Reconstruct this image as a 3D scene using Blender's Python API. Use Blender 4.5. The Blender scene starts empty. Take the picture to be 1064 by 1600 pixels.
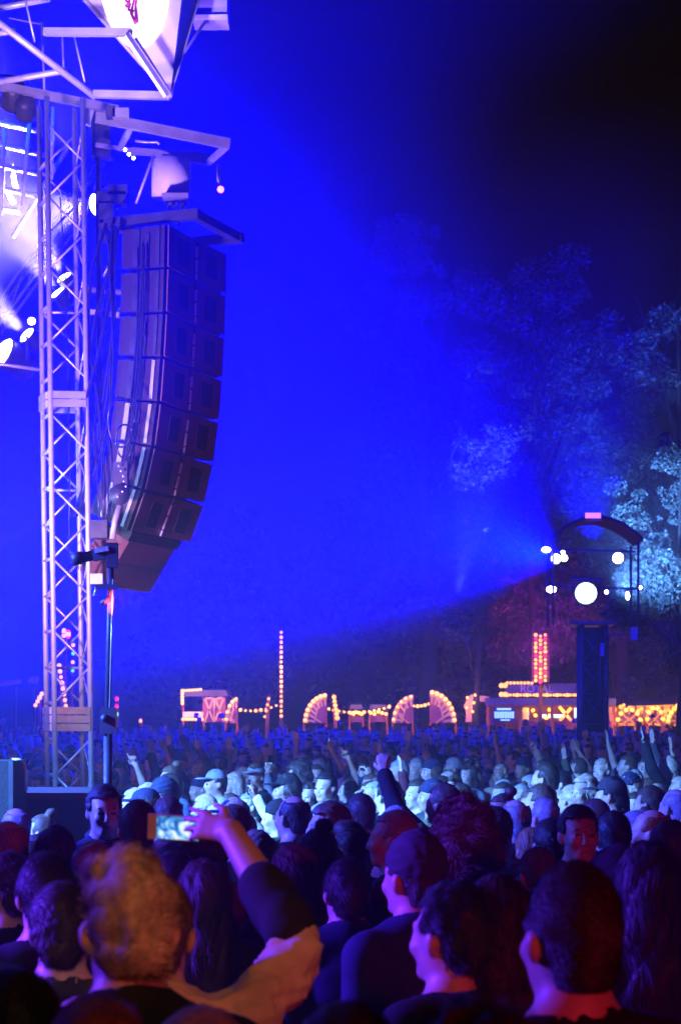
import bpy, math, random
import numpy as np
from mathutils import Vector, Matrix, Euler

R = math.radians
random.seed(11)
rng = np.random.default_rng(11)
scene = bpy.context.scene
col = scene.collection

# ------------------------------------------------------------------ camera
FPX, CX, HZ, CAMZ = 3000.0, 532.0, 1122.0, 2.0       # focal length and horizon in photo pixels
cam_d = bpy.data.cameras.new('camera')
cam_d.sensor_fit = 'VERTICAL'
cam_d.sensor_height = 36.0
cam_d.sensor_width = 36.0 * 680 / 1024
cam_d.lens = FPX / 1600 * 36.0
cam_d.shift_y = (HZ - 800) / 1600
cam_d.clip_start = 0.1
cam_d.clip_end = 2000
cam_d.dof.use_dof = True
cam_d.dof.focus_distance = 15.0
cam_d.dof.aperture_fstop = 7.0
cam = bpy.data.objects.new('camera', cam_d)
cam.location = (0, 0, CAMZ)
cam.rotation_euler = (R(90), 0, 0)
col.objects.link(cam)
scene.camera = cam

def px(x, y, Y):
    """point at depth Y that the photograph shows at pixel x, y"""
    return Vector(((x - CX) / FPX * Y, Y, CAMZ - (y - HZ) / FPX * Y))

def gz(Y):
    """height of the gently dished lawn at depth Y"""
    t = max(0.0, min(1.0, (Y - 4.5) / 6.5))
    u = max(0.0, min(1.0, (Y - 24.0) / 34.0))
    return -0.24 * t * t * (3 - 2 * t) * (1 - u * u * (3 - 2 * u))

# ------------------------------------------------------------------ world: night sky
world = bpy.data.worlds.new('World')
scene.world = world
world.use_nodes = True
nt = world.node_tree
nt.nodes.clear()
sky = nt.nodes.new('ShaderNodeTexSky')
sky.sky_type = 'NISHITA'
sky.sun_disc = False
sky.sun_elevation = R(-5)
sky.sun_rotation = R(200)
bg = nt.nodes.new('ShaderNodeBackground')
tint = nt.nodes.new('ShaderNodeMixRGB')
tint.blend_type = 'MULTIPLY'
tint.inputs['Fac'].default_value = 1
tint.inputs['Color2'].default_value = (0.06, 0.10, 1, 1)
bg.inputs['Strength'].default_value = 0.02
wo = nt.nodes.new('ShaderNodeOutputWorld')
nt.links.new(sky.outputs[0], tint.inputs['Color1'])
nt.links.new(tint.outputs[0], bg.inputs[0])
nt.links.new(bg.outputs[0], wo.inputs[0])

# ------------------------------------------------------------------ lights
def spot(name, loc, aim, power, color, angle, blend=0.6, radius=0.15):
    d = bpy.data.lights.new(name, 'SPOT')
    d.energy = power
    d.color = color
    d.spot_size = R(angle)
    d.spot_blend = blend
    d.shadow_soft_size = radius
    o = bpy.data.objects.new(name, d)
    o.location = loc
    o.rotation_euler = (Vector(aim) - Vector(loc)).to_track_quat('-Z', 'Y').to_euler()
    col.objects.link(o)
    return o

def point(name, loc, power, color, radius=0.1):
    d = bpy.data.lights.new(name, 'POINT')
    d.energy = power
    d.color = color
    d.shadow_soft_size = radius
    o = bpy.data.objects.new(name, d)
    o.location = loc
    col.objects.link(o)
    return o

# moonless night: the one sun lamp is all but out
sd = bpy.data.lights.new('moon', 'SUN')
sd.energy = 0.004
sd.color = (0.5, 0.6, 1)
sd.angle = R(0.5)
so = bpy.data.objects.new('moon', sd)
so.rotation_euler = (R(50), 0, R(200))
col.objects.link(so)

BLUE = (0.0, 0.0006, 1.0)
LIGHT_TOWER = px(915, 927, 48)
FAN = px(866, 876, 47.0)
for az, el, ang, pw in ((29, 8.5, 44, 450000), (39, 10.0, 46, 800000), (54, 12.0, 60, 1500000), (70, 12.0, 60, 1500000), (50, 3.0, 52, 300000), (32, 2.5, 42, 130000)):  # last two low beams are added to fill the haze under the fan
    spot('blue_fan_beam', FAN, FAN + Vector((-math.sin(R(az)) * math.cos(R(el)), -math.cos(R(az)) * math.cos(R(el)), math.sin(R(el)))) * 20, pw, BLUE, ang, 1.0, 0.2)
spot('blue_wash_from_stage_roof', px(-60, 60, 21), px(330, 520, 34), 300000, BLUE, 40, 1.0, 0.3)
spot('blue_low_haze_fill', (-8.0, 24.0, 5.0), (3.0, 40.0, 7.0), 50000, BLUE, 22, 1.0, 0.2)  # added lamp, fills the haze low over the crowd
spot('blue_beam_before_loudspeakers', (-3.05, 14.5, 2.2), (-1.75, 14.7, 5.2), 160000, BLUE, 48, 1.0, 0.2)
spot('blue_tree_beam', px(930, 840, 50), px(800, 370, 75), 200000, BLUE, 40, 0.9, 0.2)
spot('white_crowd_beam', (-7.5, 10.8, 4.8), (-0.9, 15.8, 0.8), 56000, (0.085, 0.27, 1.0), 48, 0.9, 0.3)
spot('blue_front_wash', (-6.0, 6.2, 3.6), (0.4, 5.2, 1.4), 11000, (0.10, 0.02, 1.0), 40, 0.9, 0.4)
spot('blue_middle_wash', (-7.5, 10.5, 5.0), (1.2, 11.5, 0.9), 28000, (0.04, 0.06, 1.0), 40, 0.9, 0.4)
spot('added_red_array_fill', (-1.45, 12.3, 2.7), (-1.6, 19.5, 4.7), 420, (1.0, 0.10, 0.16), 34, 0.9, 0.05)  # added lamp to redden the loudspeaker fronts; the pole itself carries none
spot('red_bar_light', (3.4, -3.4, 2.5), (0.85, 4.8, 1.45), 850, (1.0, 0.03, 0.10), 36, 1.0, 0.3)
spot('warm_bar_light', (0.9, -3.0, 4.8), (-0.45, 4.2, 1.6), 800, (1.0, 0.46, 0.20), 11, 1.0, 0.3)
spot('magenta_tower_light', (-4.4, 13.6, 2.6), (-2.6, 19.0, 5.4), 4200, (0.78, 0.40, 1.0), 76, 0.9, 0.3)
spot('added_sign_fill', (-2.2, 15.0, 6.4), (-2.15, 17.8, 9.3), 1300, (0.72, 0.52, 1.0), 60, 0.9, 0.1)  # added lamp in mid air, brightens the hanging sign
spot('cyan_stage_floor_light', (-5.2, 17.2, 2.6), (-2.2, 18.9, 4.6), 900, (0.35, 0.68, 1.0), 36, 0.8, 0.1)

# ------------------------------------------------------------------ exposure and renderer
scene.view_settings.view_transform = 'Standard'
scene.view_settings.look = 'None'
scene.view_settings.exposure = 0.0
scene.view_settings.gamma = 1.0
scene.view_settings.use_curve_mapping = False
scene.render.engine = 'CYCLES'
cy = scene.cycles
cy.use_denoising = True
cy.max_bounces = 3
cy.diffuse_bounces = 1
cy.glossy_bounces = 2
cy.transmission_bounces = 2
cy.transparent_max_bounces = 4
cy.volume_bounces = 0
cy.sample_clamp_indirect = 4
cy.use_light_tree = True
cy.caustics_reflective = False
cy.caustics_refractive = False

# ------------------------------------------------------------------ materials
def mat(name, color, rough=0.7, metal=0.0, var=0.25, scale=6.0, bump=0.0, emit=0.0, emit_col=None, bscale=None, spec=0.5):
    m = bpy.data.materials.new(name)
    m.use_nodes = True
    n = m.node_tree
    b = n.nodes['Principled BSDF']
    b.inputs['Roughness'].default_value = rough
    b.inputs['Metallic'].default_value = metal
    b.inputs['Specular IOR Level'].default_value = spec
    tc = n.nodes.new('ShaderNodeTexCoord')
    nz = n.nodes.new('ShaderNodeTexNoise')
    nz.inputs['Scale'].default_value = scale
    nz.inputs['Detail'].default_value = 4
    n.links.new(tc.outputs['Object'], nz.inputs['Vector'])
    rp = n.nodes.new('ShaderNodeValToRGB')
    rp.color_ramp.elements[0].position = 0.3
    rp.color_ramp.elements[1].position = 0.7
    c = color
    rp.color_ramp.elements[0].color = (c[0] * (1 - var), c[1] * (1 - var), c[2] * (1 - var), 1)
    rp.color_ramp.elements[1].color = (min(1, c[0] * (1 + var)), min(1, c[1] * (1 + var)), min(1, c[2] * (1 + var)), 1)
    n.links.new(nz.outputs['Fac'], rp.inputs[0])
    n.links.new(rp.outputs[0], b.inputs['Base Color'])
    if bump:
        n2 = n.nodes.new('ShaderNodeTexNoise')
        n2.inputs['Scale'].default_value = bscale or scale * 8
        n2.inputs['Detail'].default_value = 5
        n.links.new(tc.outputs['Object'], n2.inputs['Vector'])
        bp = n.nodes.new('ShaderNodeBump')
        bp.inputs['Strength'].default_value = bump
        bp.inputs['Distance'].default_value = 0.02
        n.links.new(n2.outputs['Fac'], bp.inputs['Height'])
        n.links.new(bp.outputs[0], b.inputs['Normal'])
    if emit:
        e = emit_col or color
        b.inputs['Emission Color'].default_value = (*e, 1)
        b.inputs['Emission Strength'].default_value = emit
        m.cycles.emission_sampling = 'NONE'
    return m

M = {}
M['alu'] = mat('aluminium_tube', (0.62, 0.63, 0.66), 0.38, 0.35, 0.12, 9, 0.08)
M['steel_dark'] = mat('dark_painted_steel', (0.05, 0.05, 0.06), 0.5, 0.3, 0.3, 7, 0.1)
M['steel_mid'] = mat('grey_painted_steel', (0.30, 0.29, 0.32), 0.55, 0.2, 0.2, 5, 0.1)
M['wood'] = mat('pale_timber_board', (0.42, 0.27, 0.14), 0.7, 0, 0.3, 12, 0.25)
M['black'] = mat('black_drape', (0.005, 0.005, 0.006), 0.8, 0, 0.3, 5, 0.2)
M['cable'] = mat('black_rubber_cable', (0.02, 0.02, 0.022), 0.28, 0, 0.2, 20)
M['front'] = mat('brown_speaker_red_lit', (0.15, 0.05, 0.045), 0.55, 0, 0.2, 30, 0.12)  # red light on the fronts is put into this colour
M['cabinet'] = mat('brown_speaker_shaded', (0.030, 0.016, 0.015), 0.55, 0, 0.2, 30, 0.12)  # darker copy for the sides, their shade put into the colour
M['cab_dark'] = mat('speaker_horn_recess', (0.01, 0.01, 0.012), 0.6, 0, 0.2, 20)
M['rig'] = mat('zinc_rigging_plate', (0.55, 0.55, 0.6), 0.3, 0.35, 0.15, 14, 0.06)
M['panel'] = mat('pale_roof_fabric', (0.45, 0.42, 0.55), 0.75, 0, 0.12, 4, 0.15)
M['white_panel'] = mat('white_coated_panel', (0.7, 0.68, 0.72), 0.6, 0, 0.08, 6, 0.08)
M['ground'] = mat('trodden_grass_ground', (0.035, 0.04, 0.02), 0.95, 0, 0.5, 0.8, 0.5)
M['leaf'] = mat('leaf_green', (0.04, 0.055, 0.045), 0.6, 0, 0.6, 1.2)
M['bark'] = mat('tree_bark', (0.02, 0.016, 0.014), 0.9, 0, 0.4, 3, 0.5)
M['bulb'] = mat('warm_bulb', (1.0, 0.55, 0.16), 0.4, 0, 0.02, 2, emit=2.4, emit_col=(1.0, 0.36, 0.03))
M['bulb_red'] = mat('red_bulb', (1.0, 0.1, 0.12), 0.4, 0, 0.02, 2, emit=2.6, emit_col=(1.0, 0.02, 0.10))
M['bulb_green'] = mat('green_bulb', (0.2, 0.9, 0.3), 0.4, 0, 0.02, 2, emit=1.6, emit_col=(0.1, 0.8, 0.25))
M['lens_white'] = mat('lit_white_lens', (0.9, 0.9, 1), 0.3, 0, 0.02, 2, emit=14, emit_col=(1.0, 0.92, 1.0))
M['lens_blue'] = mat('lit_pale_blue_lens', (0.8, 0.9, 1), 0.3, 0, 0.02, 2, emit=4, emit_col=(0.55, 0.85, 1.0))
M['led_red'] = mat('red_indicator_lamp', (1, 0.3, 0.3), 0.3, 0, 0.02, 2, emit=5, emit_col=(1.0, 0.12, 0.12))
M['led_pink'] = mat('pink_led_panel', (1, 0.5, 0.6), 0.3, 0, 0.05, 2, emit=1.1, emit_col=(1.0, 0.30, 0.45))
M['stall'] = mat('ochre_painted_board', (0.50, 0.30, 0.12), 0.6, 0, 0.3, 2, 0.1)
M['stall_dark'] = mat('maroon_painted_board', (0.20, 0.04, 0.05), 0.6, 0, 0.3, 2, 0.1)
M['fascia'] = mat('navy_fascia_board', (0.05, 0.05, 0.12), 0.6, 0, 0.2, 2)
M['letter'] = mat('mauve_fascia_lettering', (0.42, 0.34, 0.50), 0.6, 0, 0.05, 2)
M['canvas'] = mat('dark_stall_canvas', (0.07, 0.06, 0.09), 0.8, 0, 0.3, 1.5, 0.2)
M['screen'] = mat('lit_menu_screen', (0.5, 0.8, 1), 0.3, 0, 0.3, 3, emit=1.5, emit_col=(0.35, 0.75, 1.0))
M['warm_wall'] = mat('cream_interior_panel', (0.55, 0.50, 0.35), 0.7, 0, 0.2, 2)
M['emblem'] = mat('backlit_emblem_disc', (1, 0.85, 0.85), 0.5, 0, 0.02, 2, emit=1.25, emit_col=(1.0, 0.74, 0.80))
M['emblem_ink'] = mat('crimson_emblem_stroke', (0.35, 0.02, 0.10), 0.6, 0, 0.1, 4)

# ------------------------------------------------------------------ mesh helpers
def link_mesh(name, me, mats=None, parent=None):
    o = bpy.data.objects.new(name, me)
    col.objects.link(o)
    if mats:
        for m in (mats if isinstance(mats, (list, tuple)) else [mats]):
            me.materials.append(m)
    if parent is not None:
        o.parent = parent
    return o

def fast_mesh(name, V, F, smooth=True, mi=None):
    """V (n,3) array, F (m,3|4) array"""
    V = np.asarray(V, np.float32)
    F = np.asarray(F, np.int32)
    me = bpy.data.meshes.new(name)
    k = F.shape[1]
    me.vertices.add(len(V))
    me.vertices.foreach_set('co', V.ravel())
    me.loops.add(F.size)
    me.loops.foreach_set('vertex_index', F.ravel())
    me.polygons.add(len(F))
    me.polygons.foreach_set('loop_start', np.arange(0, F.size, k, dtype=np.int32))
    me.polygons.foreach_set('use_smooth', np.full(len(F), smooth))
    if mi is not None:
        me.polygons.foreach_set('material_index', np.asarray(mi, np.int32))
    me.update(calc_edges=True)
    me.validate()
    return me

class MB:
    def __init__(self, org=(0, 0, 0)):
        self.v, self.f, self.s, self.o = [], [], [], Vector(org)
    def add(self, vs, fs, smooth=False):
        b = len(self.v)
        self.v += [tuple(Vector(p) - self.o) for p in vs]
        self.f += [tuple(i + b for i in f) for f in fs]
        self.s += [smooth] * len(fs)
        return self
    def box(self, c, d, ax=None):
        c = Vector(c)
        ax = ax or (Vector((1, 0, 0)), Vector((0, 1, 0)), Vector((0, 0, 1)))
        vs = []
        for i in (-1, 1):
            for j in (-1, 1):
                for k in (-1, 1):
                    vs.append(c + ax[0] * (i * d[0] / 2) + ax[1] * (j * d[1] / 2) + ax[2] * (k * d[2] / 2))
        return self.add(vs, [(0, 1, 3, 2), (4, 6, 7, 5), (0, 4, 5, 1), (2, 3, 7, 6), (0, 2, 6, 4), (1, 5, 7, 3)])
    def beam(self, a, b, w, h):
        a, b = Vector(a), Vector(b)
        t = (b - a).normalized()
        up = Vector((0, 0, 1)) if abs(t.z) < 0.95 else Vector((0, 1, 0))
        s = t.cross(up).normalized()
        u = s.cross(t).normalized()
        return self.box((a + b) / 2, ((b - a).length, w, h), (t, s, u))
    def path(self, pts, r, n=8, cap=True):
        pts = [Vector(p) for p in pts]
        rs = r if isinstance(r, (list, tuple)) else [r] * len(pts)
        vs, fs = [], []
        ref = None
        for i, p in enumerate(pts):
            t = (pts[min(i + 1, len(pts) - 1)] - pts[max(i - 1, 0)]).normalized()
            if ref is None:
                ref = Vector((0, 0, 1)) if abs(t.z) < 0.9 else Vector((1, 0, 0))
            s = t.cross(ref).normalized()
            u = s.cross(t).normalized()
            ref = u
            for k in range(n):
                a = 2 * math.pi * k / n
                vs.append(p + (s * math.cos(a) + u * math.sin(a)) * rs[i])
        for i in range(len(pts) - 1):
            for k in range(n):
                fs.append((i * n + k, i * n + (k + 1) % n, (i + 1) * n + (k + 1) % n, (i + 1) * n + k))
        if cap:
            fs.append(tuple(range(n))[::-1])
            fs.append(tuple(range((len(pts) - 1) * n, len(pts) * n)))
        return self.add(vs, fs, True)
    def tube(self, a, b, r, n=8):
        return self.path([a, b], r, n)
    def ball(self, c, r, nu=8, nv=5, sc=(1, 1, 1)):
        c = Vector(c)
        vs = [c + Vector((0, 0, r * sc[2]))]
        for j in range(1, nv):
            t = math.pi * j / nv
            for i in range(nu):
                a = 2 * math.pi * i / nu
                vs.append(c + Vector((r * sc[0] * math.sin(t) * math.cos(a), r * sc[1] * math.sin(t) * math.sin(a), r * sc[2] * math.cos(t))))
        vs.append(c - Vector((0, 0, r * sc[2])))
        fs = [(0, 1 + i, 1 + (i + 1) % nu) for i in range(nu)]
        for j in range(nv - 2):
            for i in range(nu):
                a, b = 1 + j * nu + i, 1 + j * nu + (i + 1) % nu
                fs.append((a, a + nu, b + nu, b))
        l = len(vs) - 1
        fs += [(l, 1 + (nv - 2) * nu + (i + 1) % nu, 1 + (nv - 2) * nu + i) for i in range(nu)]
        return self.add(vs, fs, True)
    def slab(self, pts, t):
        """flat polygon given thickness vector t"""
        t = Vector(t)
        n = len(pts)
        vs = [Vector(p) for p in pts] + [Vector(p) + t for p in pts]
        fs = [tuple(range(n))[::-1], tuple(range(n, 2 * n))]
        fs += [(i, (i + 1) % n, n + (i + 1) % n, n + i) for i in range(n)]
        return self.add(vs, fs)
    def build(self, name, m, parent=None):
        me = bpy.data.meshes.new(name)
        me.from_pydata(self.v, [], self.f)
        me.polygons.foreach_set('use_smooth', self.s)
        me.update()
        return link_mesh(name, me, m, parent)

def empty(name, loc, label=None, cat=None, group=None):
    o = bpy.data.objects.new(name, None)
    o.location = loc
    o.empty_display_size = 0.2
    col.objects.link(o)
    return tag(o, label, cat, group)

def tag(o, label=None, cat=None, group=None, kind=None):
    if label: o['label'] = label
    if cat: o['category'] = cat
    if group: o['group'] = group
    if kind: o['kind'] = kind
    return o

# ------------------------------------------------------------------ setting
gys = [-6] + [1.5 * i for i in range(0, 45)] + [80, 120, 400]
g = MB().add([(x_, y_, gz(y_)) for y_ in gys for x_ in (-150, 150)], [(2 * i, 2 * i + 1, 2 * i + 3, 2 * i + 2) for i in range(len(gys) - 1)], True).build('ground', M['ground'])
tag(g, kind='structure')
# ------------------------------------------------------------------ stage truss tower
def truss_tower():
    Y0 = 19.0
    base = Vector((-2.825, Y0, 0))
    root = empty('truss_tower', base, 'tall square aluminium truss tower at the edge of the stage', 'truss tower')
    ang = R(13)
    u = Vector((math.cos(ang), math.sin(ang) * -0.0, 0)).normalized()
    u = Vector((0.985, 0.10, 0)).normalized()          # front face direction
    w = Vector((-0.365, 0.931, 0)).normalized()        # towards the rear chords
    S = 0.352
    lean = -0.0125
    def P(a, b, z):
        return base + u * (a * S) + w * (b * S) + Vector((lean * (z - 2.0), 0, z))
    TOP = 8.15
    for a in (0, 1):
        for b in (0, 1):
            MB(base).path([P(a, b, -0.22), P(a, b, TOP)], 0.027, 10).build('chord', M['alu'], root)
    pitch = 0.358
    z = 0.0
    k = 0
    while z < TOP - 0.4:
        if not (5.03 < z + 0.1 < 5.26 or 1.75 < z + 0.2 < 2.15):
            s = k % 2
            MB(base).tube(P(s, 0, z), P(1 - s, 0, z + pitch), 0.0115, 7).build('diagonal_brace', M['alu'], root)
            MB(base).tube(P(1 - s, 1, z), P(s, 1, z + pitch), 0.0115, 7).build('diagonal_brace', M['alu'], root)
            MB(base).tube(P(1, s, z), P(1, 1 - s, z + pitch), 0.010, 7).build('diagonal_brace', M['alu'], root)
        MB(base).tube(P(0, 0, z), P(0, 1, z), 0.019, 8).build('rung', M['alu'], root)
        if k % 5 == 2:
            MB(base).tube(P(0, 1, z), P(1, 1, z), 0.014, 8).build('rung', M['alu'], root)
        z += pitch
        k += 1
    # bolted section joints
    for zc, mm, nb in ((5.155, 'steel_mid', 2), (1.99, 'wood', 3)):
        for i in range(nb):
            zz = zc + (i - (nb - 1) / 2) * 0.083
            MB(base).box((P(0, 0, zz) + P(1, 0, zz)) / 2 - w * 0.035, (S - 0.03, 0.02, 0.072), (u, w, Vector((0, 0, 1)))).build('joint_plate', M[mm], root)
            MB(base).box((P(0, 0, zz) + P(0, 1, zz)) / 2 - u * 0.035, (0.02, S - 0.03, 0.072), (u, w, Vector((0, 0, 1)))).build('joint_plate', M['alu'], root)
            MB(base).box((P(0, 1, zz) + P(1, 1, zz)) / 2 + w * 0.035, (S - 0.03, 0.02, 0.072), (u, w, Vector((0, 0, 1)))).build('joint_plate', M[mm], root)
    MB(base).path([P(0.45, 0.5, 7.2), P(0.55, 0.4, 6.4), P(0.62, 0.5, 5.4), P(0.6, 0.4, 4.4), P(0.55, 0.5, 3.4)], 0.008, 6).build('cable', M['cable'], root)
    MB(base).box(base + u * S / 2 + w * S / 2 + Vector((0, 0, -0.215)), (0.8, 0.8, 0.02)).build('base_plate', M['steel_mid'], root)
truss_tower()

# ------------------------------------------------------------------ stage roof
def roof():
    # tube frame
    fr = empty('roof_tube_frame', px(60, 90, 18.6), 'pale steel tubes of the roof frame above the truss tower', 'roof frame')
    o = fr.location
    def T(a, b, r, Ya, Yb, m='alu', nm='tube'):
        MB(o).tube(px(*a, Ya), px(*b, Yb), r, 9).build(nm, M[m], fr)
    T((-60, -10), (150, 152), 0.034, 18.0, 18.7)
    T((-60, 138), (104, 110), 0.032, 19.2, 18.6)
    T((-60, 62), (22, 48), 0.030, 18.9, 18.3)
    T((-60, 24), (78, -2), 0.032, 18.9, 18.8)
    T((36, -20), (55, 66), 0.010, 18.4, 18.4, nm='tie_rod')
    T((117, 58), (133, 128), 0.010, 18.6, 18.6, nm='tie_rod')
    T((66, 35), (70, 140), 0.012, 19.3, 19.3, 'steel_mid', 'tie_rod')
    T((98, 50), (100, 105), 0.012, 19.4, 19.4, 'steel_mid', 'tie_rod')
    T((15, 28), (66, 38), 0.010, 19.6, 19.6, 'steel_mid', 'tie_rod')
    # eaves beam under the frame
    eb = MB(px(80, 150, 19.4)).beam(px(-60, 122, 19.2), px(185, 172, 19.6), 0.09, 0.075).build('eaves_beam', M['steel_mid'])
    eb.location = px(80, 150, 19.4)
    tag(eb, 'dull violet eaves beam running just over the tower top', 'beam')
    # hanging sign cone with emblem
    sg = empty('hanging_sign', px(210, -40, 17.8), 'lilac wedge shaped hanging sign with a glowing round emblem', 'sign')
    o = sg.location
    Ys = 17.9
    A, B, Cc, D = px(10, -140, Ys), px(266, 150, Ys - 0.25), px(300, -140, Ys - 0.5), px(352, -140, Ys + 0.5)
    MB(o).slab([A, B, Cc], (0.01, 0.03, 0)).build('front_sheet', M['panel'], sg)
    MB(o).slab([Cc + Vector((0.004, 0.0, 0)), B + Vector((0.004, 0, 0)), D], (-0.01, 0.03, 0)).build('side_sheet', M['panel'], sg)
    # rails of the sign frame
    MB(o).path([A, B], 0.022, 8).build('frame_tube', M['steel_mid'], sg)
    MB(o).path([D, B], 0.014, 8).build('frame_tube', M['steel_mid'], sg)
    n = (B - A).cross(Cc - A).normalized()
    if n.y > 0: n = -n
    ex = (Cc - A).normalized()
    ez = ex.cross(n).normalized()
    if ez.z < 0: ez = -ez
    def on(x, y):                                   # point on the sheet plane at a pixel
        d = px(x, y, 1.0) - Vector((0, 0, CAMZ))
        c0 = Vector((0, 0, CAMZ))
        t = (A - c0).dot(n) / d.dot(n)
        return c0 + d * t
    ring = [on(212 + 54 * math.cos(a) + 6 * math.sin(a), -24 + 101 * math.sin(a)) + n * 0.012 for a in [2 * math.pi * i / 40 for i in range(40)]]
    em = MB(o).slab(ring, n * 0.01).build('emblem', M['emblem'], sg)
    for pts in (((192, -10), (199, 2), (206, 8), (203, 16), (211, 20)), ((214, -14), (211, 4), (207, 22), (215, 38)), ((206, -8), (204, 6), (199, 12)), ((219, -20), (214, 10), (216, 36))):
        MB(o).path([on(*p) + n * 0.027 for p in pts], [0.012] * (len(pts) - 1) + [0.02], 6).build('emblem_stroke', M['emblem_ink'], em)
    # square frame in front of the sign
    ff = empty('sign_edge_frame', px(200, 100, 17.2), 'open steel frame with a bright glowing edge below the hanging sign', 'frame')
    o = ff.location
    MB(o).beam(px(70, 50, 17.4), px(206, 51, 17.2), 0.06, 0.065).build('upper_bar', M['steel_mid'], ff)
    MB(o).beam(px(148, 147, 17.6), px(264, 150, 17.3), 0.06, 0.065).build('lower_bar', M['steel_mid'], ff)
    MB(o).beam(px(200, 54, 17.15), px(266, 153, 17.15), 0.05, 0.05).build('edge_rail', M['rig'], ff)
    MB(o).beam(px(212, 60, 17.25), px(269, 149, 17.25), 0.03, 0.03).build('edge_rail', M['steel_mid'], ff)
    MB(o).beam(px(196, 58, 17.05), px(258, 151, 17.05), 0.022, 0.022).build('glowing_edge_bar', mat('glowing_edge_line', (1, 0.85, 0.95), 0.4, 0, 0.02, 2, emit=1.3, emit_col=(1.0, 0.72, 0.95)), ff)  # thin bright line along the rail, made by emission
    # white box at the right of the sign
    wb = empty('white_roof_box', px(328, 0, 18.5), 'pale lilac box with a bright lower edge right of the hanging sign', 'box')
    o = wb.location
    MB(o).slab([px(303, -60, 18.5), px(355, -60, 18.5), px(355, 24, 18.5), px(300, 24, 18.5)], (0, 0.4, 0)).build('casing', M['panel'], wb)
    MB(o).beam(px(299, 27.5, 18.45), px(356, 26.5, 18.45), 0.05, 0.035).build('lower_edge', M['white_panel'], wb)
    MB(o).tube(px(322, 32, 18.5), px(288, 82, 18.4), 0.014).build('brace', M['steel_mid'], wb)
    # outrigger that carries the loudspeakers
    og = empty('outrigger_frame', px(260, 220, 19.0), 'lilac steel outrigger frame reaching out over the loudspeaker array', 'outrigger')
    o = og.location
    MB(o).beam(px(150, 183, 18.6), px(359, 225, 19.0), 0.05, 0.10).build('top_beam', M['steel_mid'], og)
    MB(o).beam(px(150, 226, 19.6), px(330, 256, 19.9), 0.05, 0.035).build('lower_beam', M['steel_mid'], og)
    MB(o).beam(px(205, 236, 19.9), px(330, 245, 19.95), 0.03, 0.07).build('inner_beam', M['steel_mid'], og)
    MB(o).beam(px(355, 228, 18.98), px(326, 254, 19.85), 0.05, 0.05).build('end_bar', M['rig'], og)
    MB(o).beam(px(204, 200, 18.75), px(188, 232, 19.6), 0.05, 0.05).build('cross_bar', M['rig'], og)
    MB(o).path([px(212, 220, 19.3), px(228, 222, 19.3), px(247, 222, 19.3), px(249, 226, 19.3)], 0.014).build('hook_bar', M['rig'], og)
    MB(o).tube(px(240, 243, 19.4), px(213, 318, 19.4), 0.013).build('tie_rod', M['alu'], og)
    MB(o).box(px(190, 178, 18.5), (0.16, 0.1, 0.09)).build('clamp', M['steel_mid'], og)
    MB(o).box(px(174, 176, 18.5), (0.09, 0.1, 0.11)).build('clamp', M['steel_dark'], og)
    for q in ((196, 234), (202, 241), (209, 247)):
        MB(o).ball(px(*q, 19.0), 0.018).build('marker_bulb', M['lens_white'], og)
    # chain motor housing between outrigger and array
    cm = empty('hoist_housing', px(262, 290, 19.4), 'tall pale cylinder housing hanging under the outrigger', 'hoist')
    o = cm.location
    MB(o).path([px(268, 252, 19.5), px(268, 308, 19.5)], 0.20, 20).build('drum', M['white_panel'], cm)
    MB(o).box(px(276, 311, 19.3), (0.26, 0.3, 0.045)).build('flange', M['steel_mid'], cm)
    for i in range(3):
        MB(o).tube(px(268 + i * 10, 315, 19.3), px(264 + i * 10, 328, 19.3), 0.026).build('bolt', M['rig'], cm)
    # red marker lamp
    rl = empty('marker_lamp', px(345, 296, 18.9), 'small red lamp hanging from the outrigger end', 'lamp')
    o = rl.location
    MB(o).ball(px(345, 296, 18.9), 0.034, 12, 8).build('bulb', M['led_red'], rl)
    MB(o).path([px(341, 256, 19.3), px(342, 276, 19.0), px(345, 292, 18.9)], 0.006, 6).build('cord', M['cable'], rl)
    MB(o).tube(px(342, 262, 19.2), px(342, 283, 19.0), 0.02).build('holder', M['steel_mid'], rl)
    # L bracket frame beside the tower
    lb = empty('bracket_frame', px(180, 480, 19.6), 'pale angled bracket frame sticking out right of the tower', 'bracket')
    o = lb.location
    MB(o).beam(px(128, 486, 19.4), px(188, 493, 19.4), 0.05, 0.05).build('front_bar', M['rig'], lb)
    MB(o).beam(px(184, 492, 19.4), px(213, 461, 20.1), 0.05, 0.05).build('end_bar', M['rig'], lb)
    MB(o).beam(px(128, 452, 20.2), px(213, 459, 20.1), 0.05, 0.05).build('rear_bar', M['steel_mid'], lb)
    MB(o).tube(px(162, 432, 19.6), px(178, 402, 19.6), 0.013).build('tie_rod', M['alu'], lb)
    # black cable mast and motor between tower and array
    bm = empty('hoist_mast', px(154, 500, 19.9), 'black vertical mast with hanging gear between tower and loudspeakers', 'mast')
    o = bm.location
    MB(o).beam(px(154, 168, 19.9), px(157, 700, 19.9), 0.06, 0.06).build('post', M['steel_dark'], bm)
    MB(o).box(px(160, 210, 19.9), (0.2, 0.2, 0.5)).build('head', M['steel_dark'], bm)
    for i, (x, y, w_, h_) in enumerate(((176, 312, .30, .12), (168, 335, .16, .22), (186, 300, .2, .1), (164, 362, .1, .2))):
        MB(o).box(px(x, y, 19.8), (w_, 0.2, h_)).build('motor', M['steel_dark'], bm)
    MB(o).beam(px(135, 195, 19.7), px(143, 165, 19.7), 0.1, 0.09).build('bracket', M['rig'], bm)
    # ladder truss of the roof behind the tower
    lt = empty('roof_grid', px(20, 270, 23), 'grid of pale tubes inside the stage roof left of the tower', 'roof grid')
    o = lt.location
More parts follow.
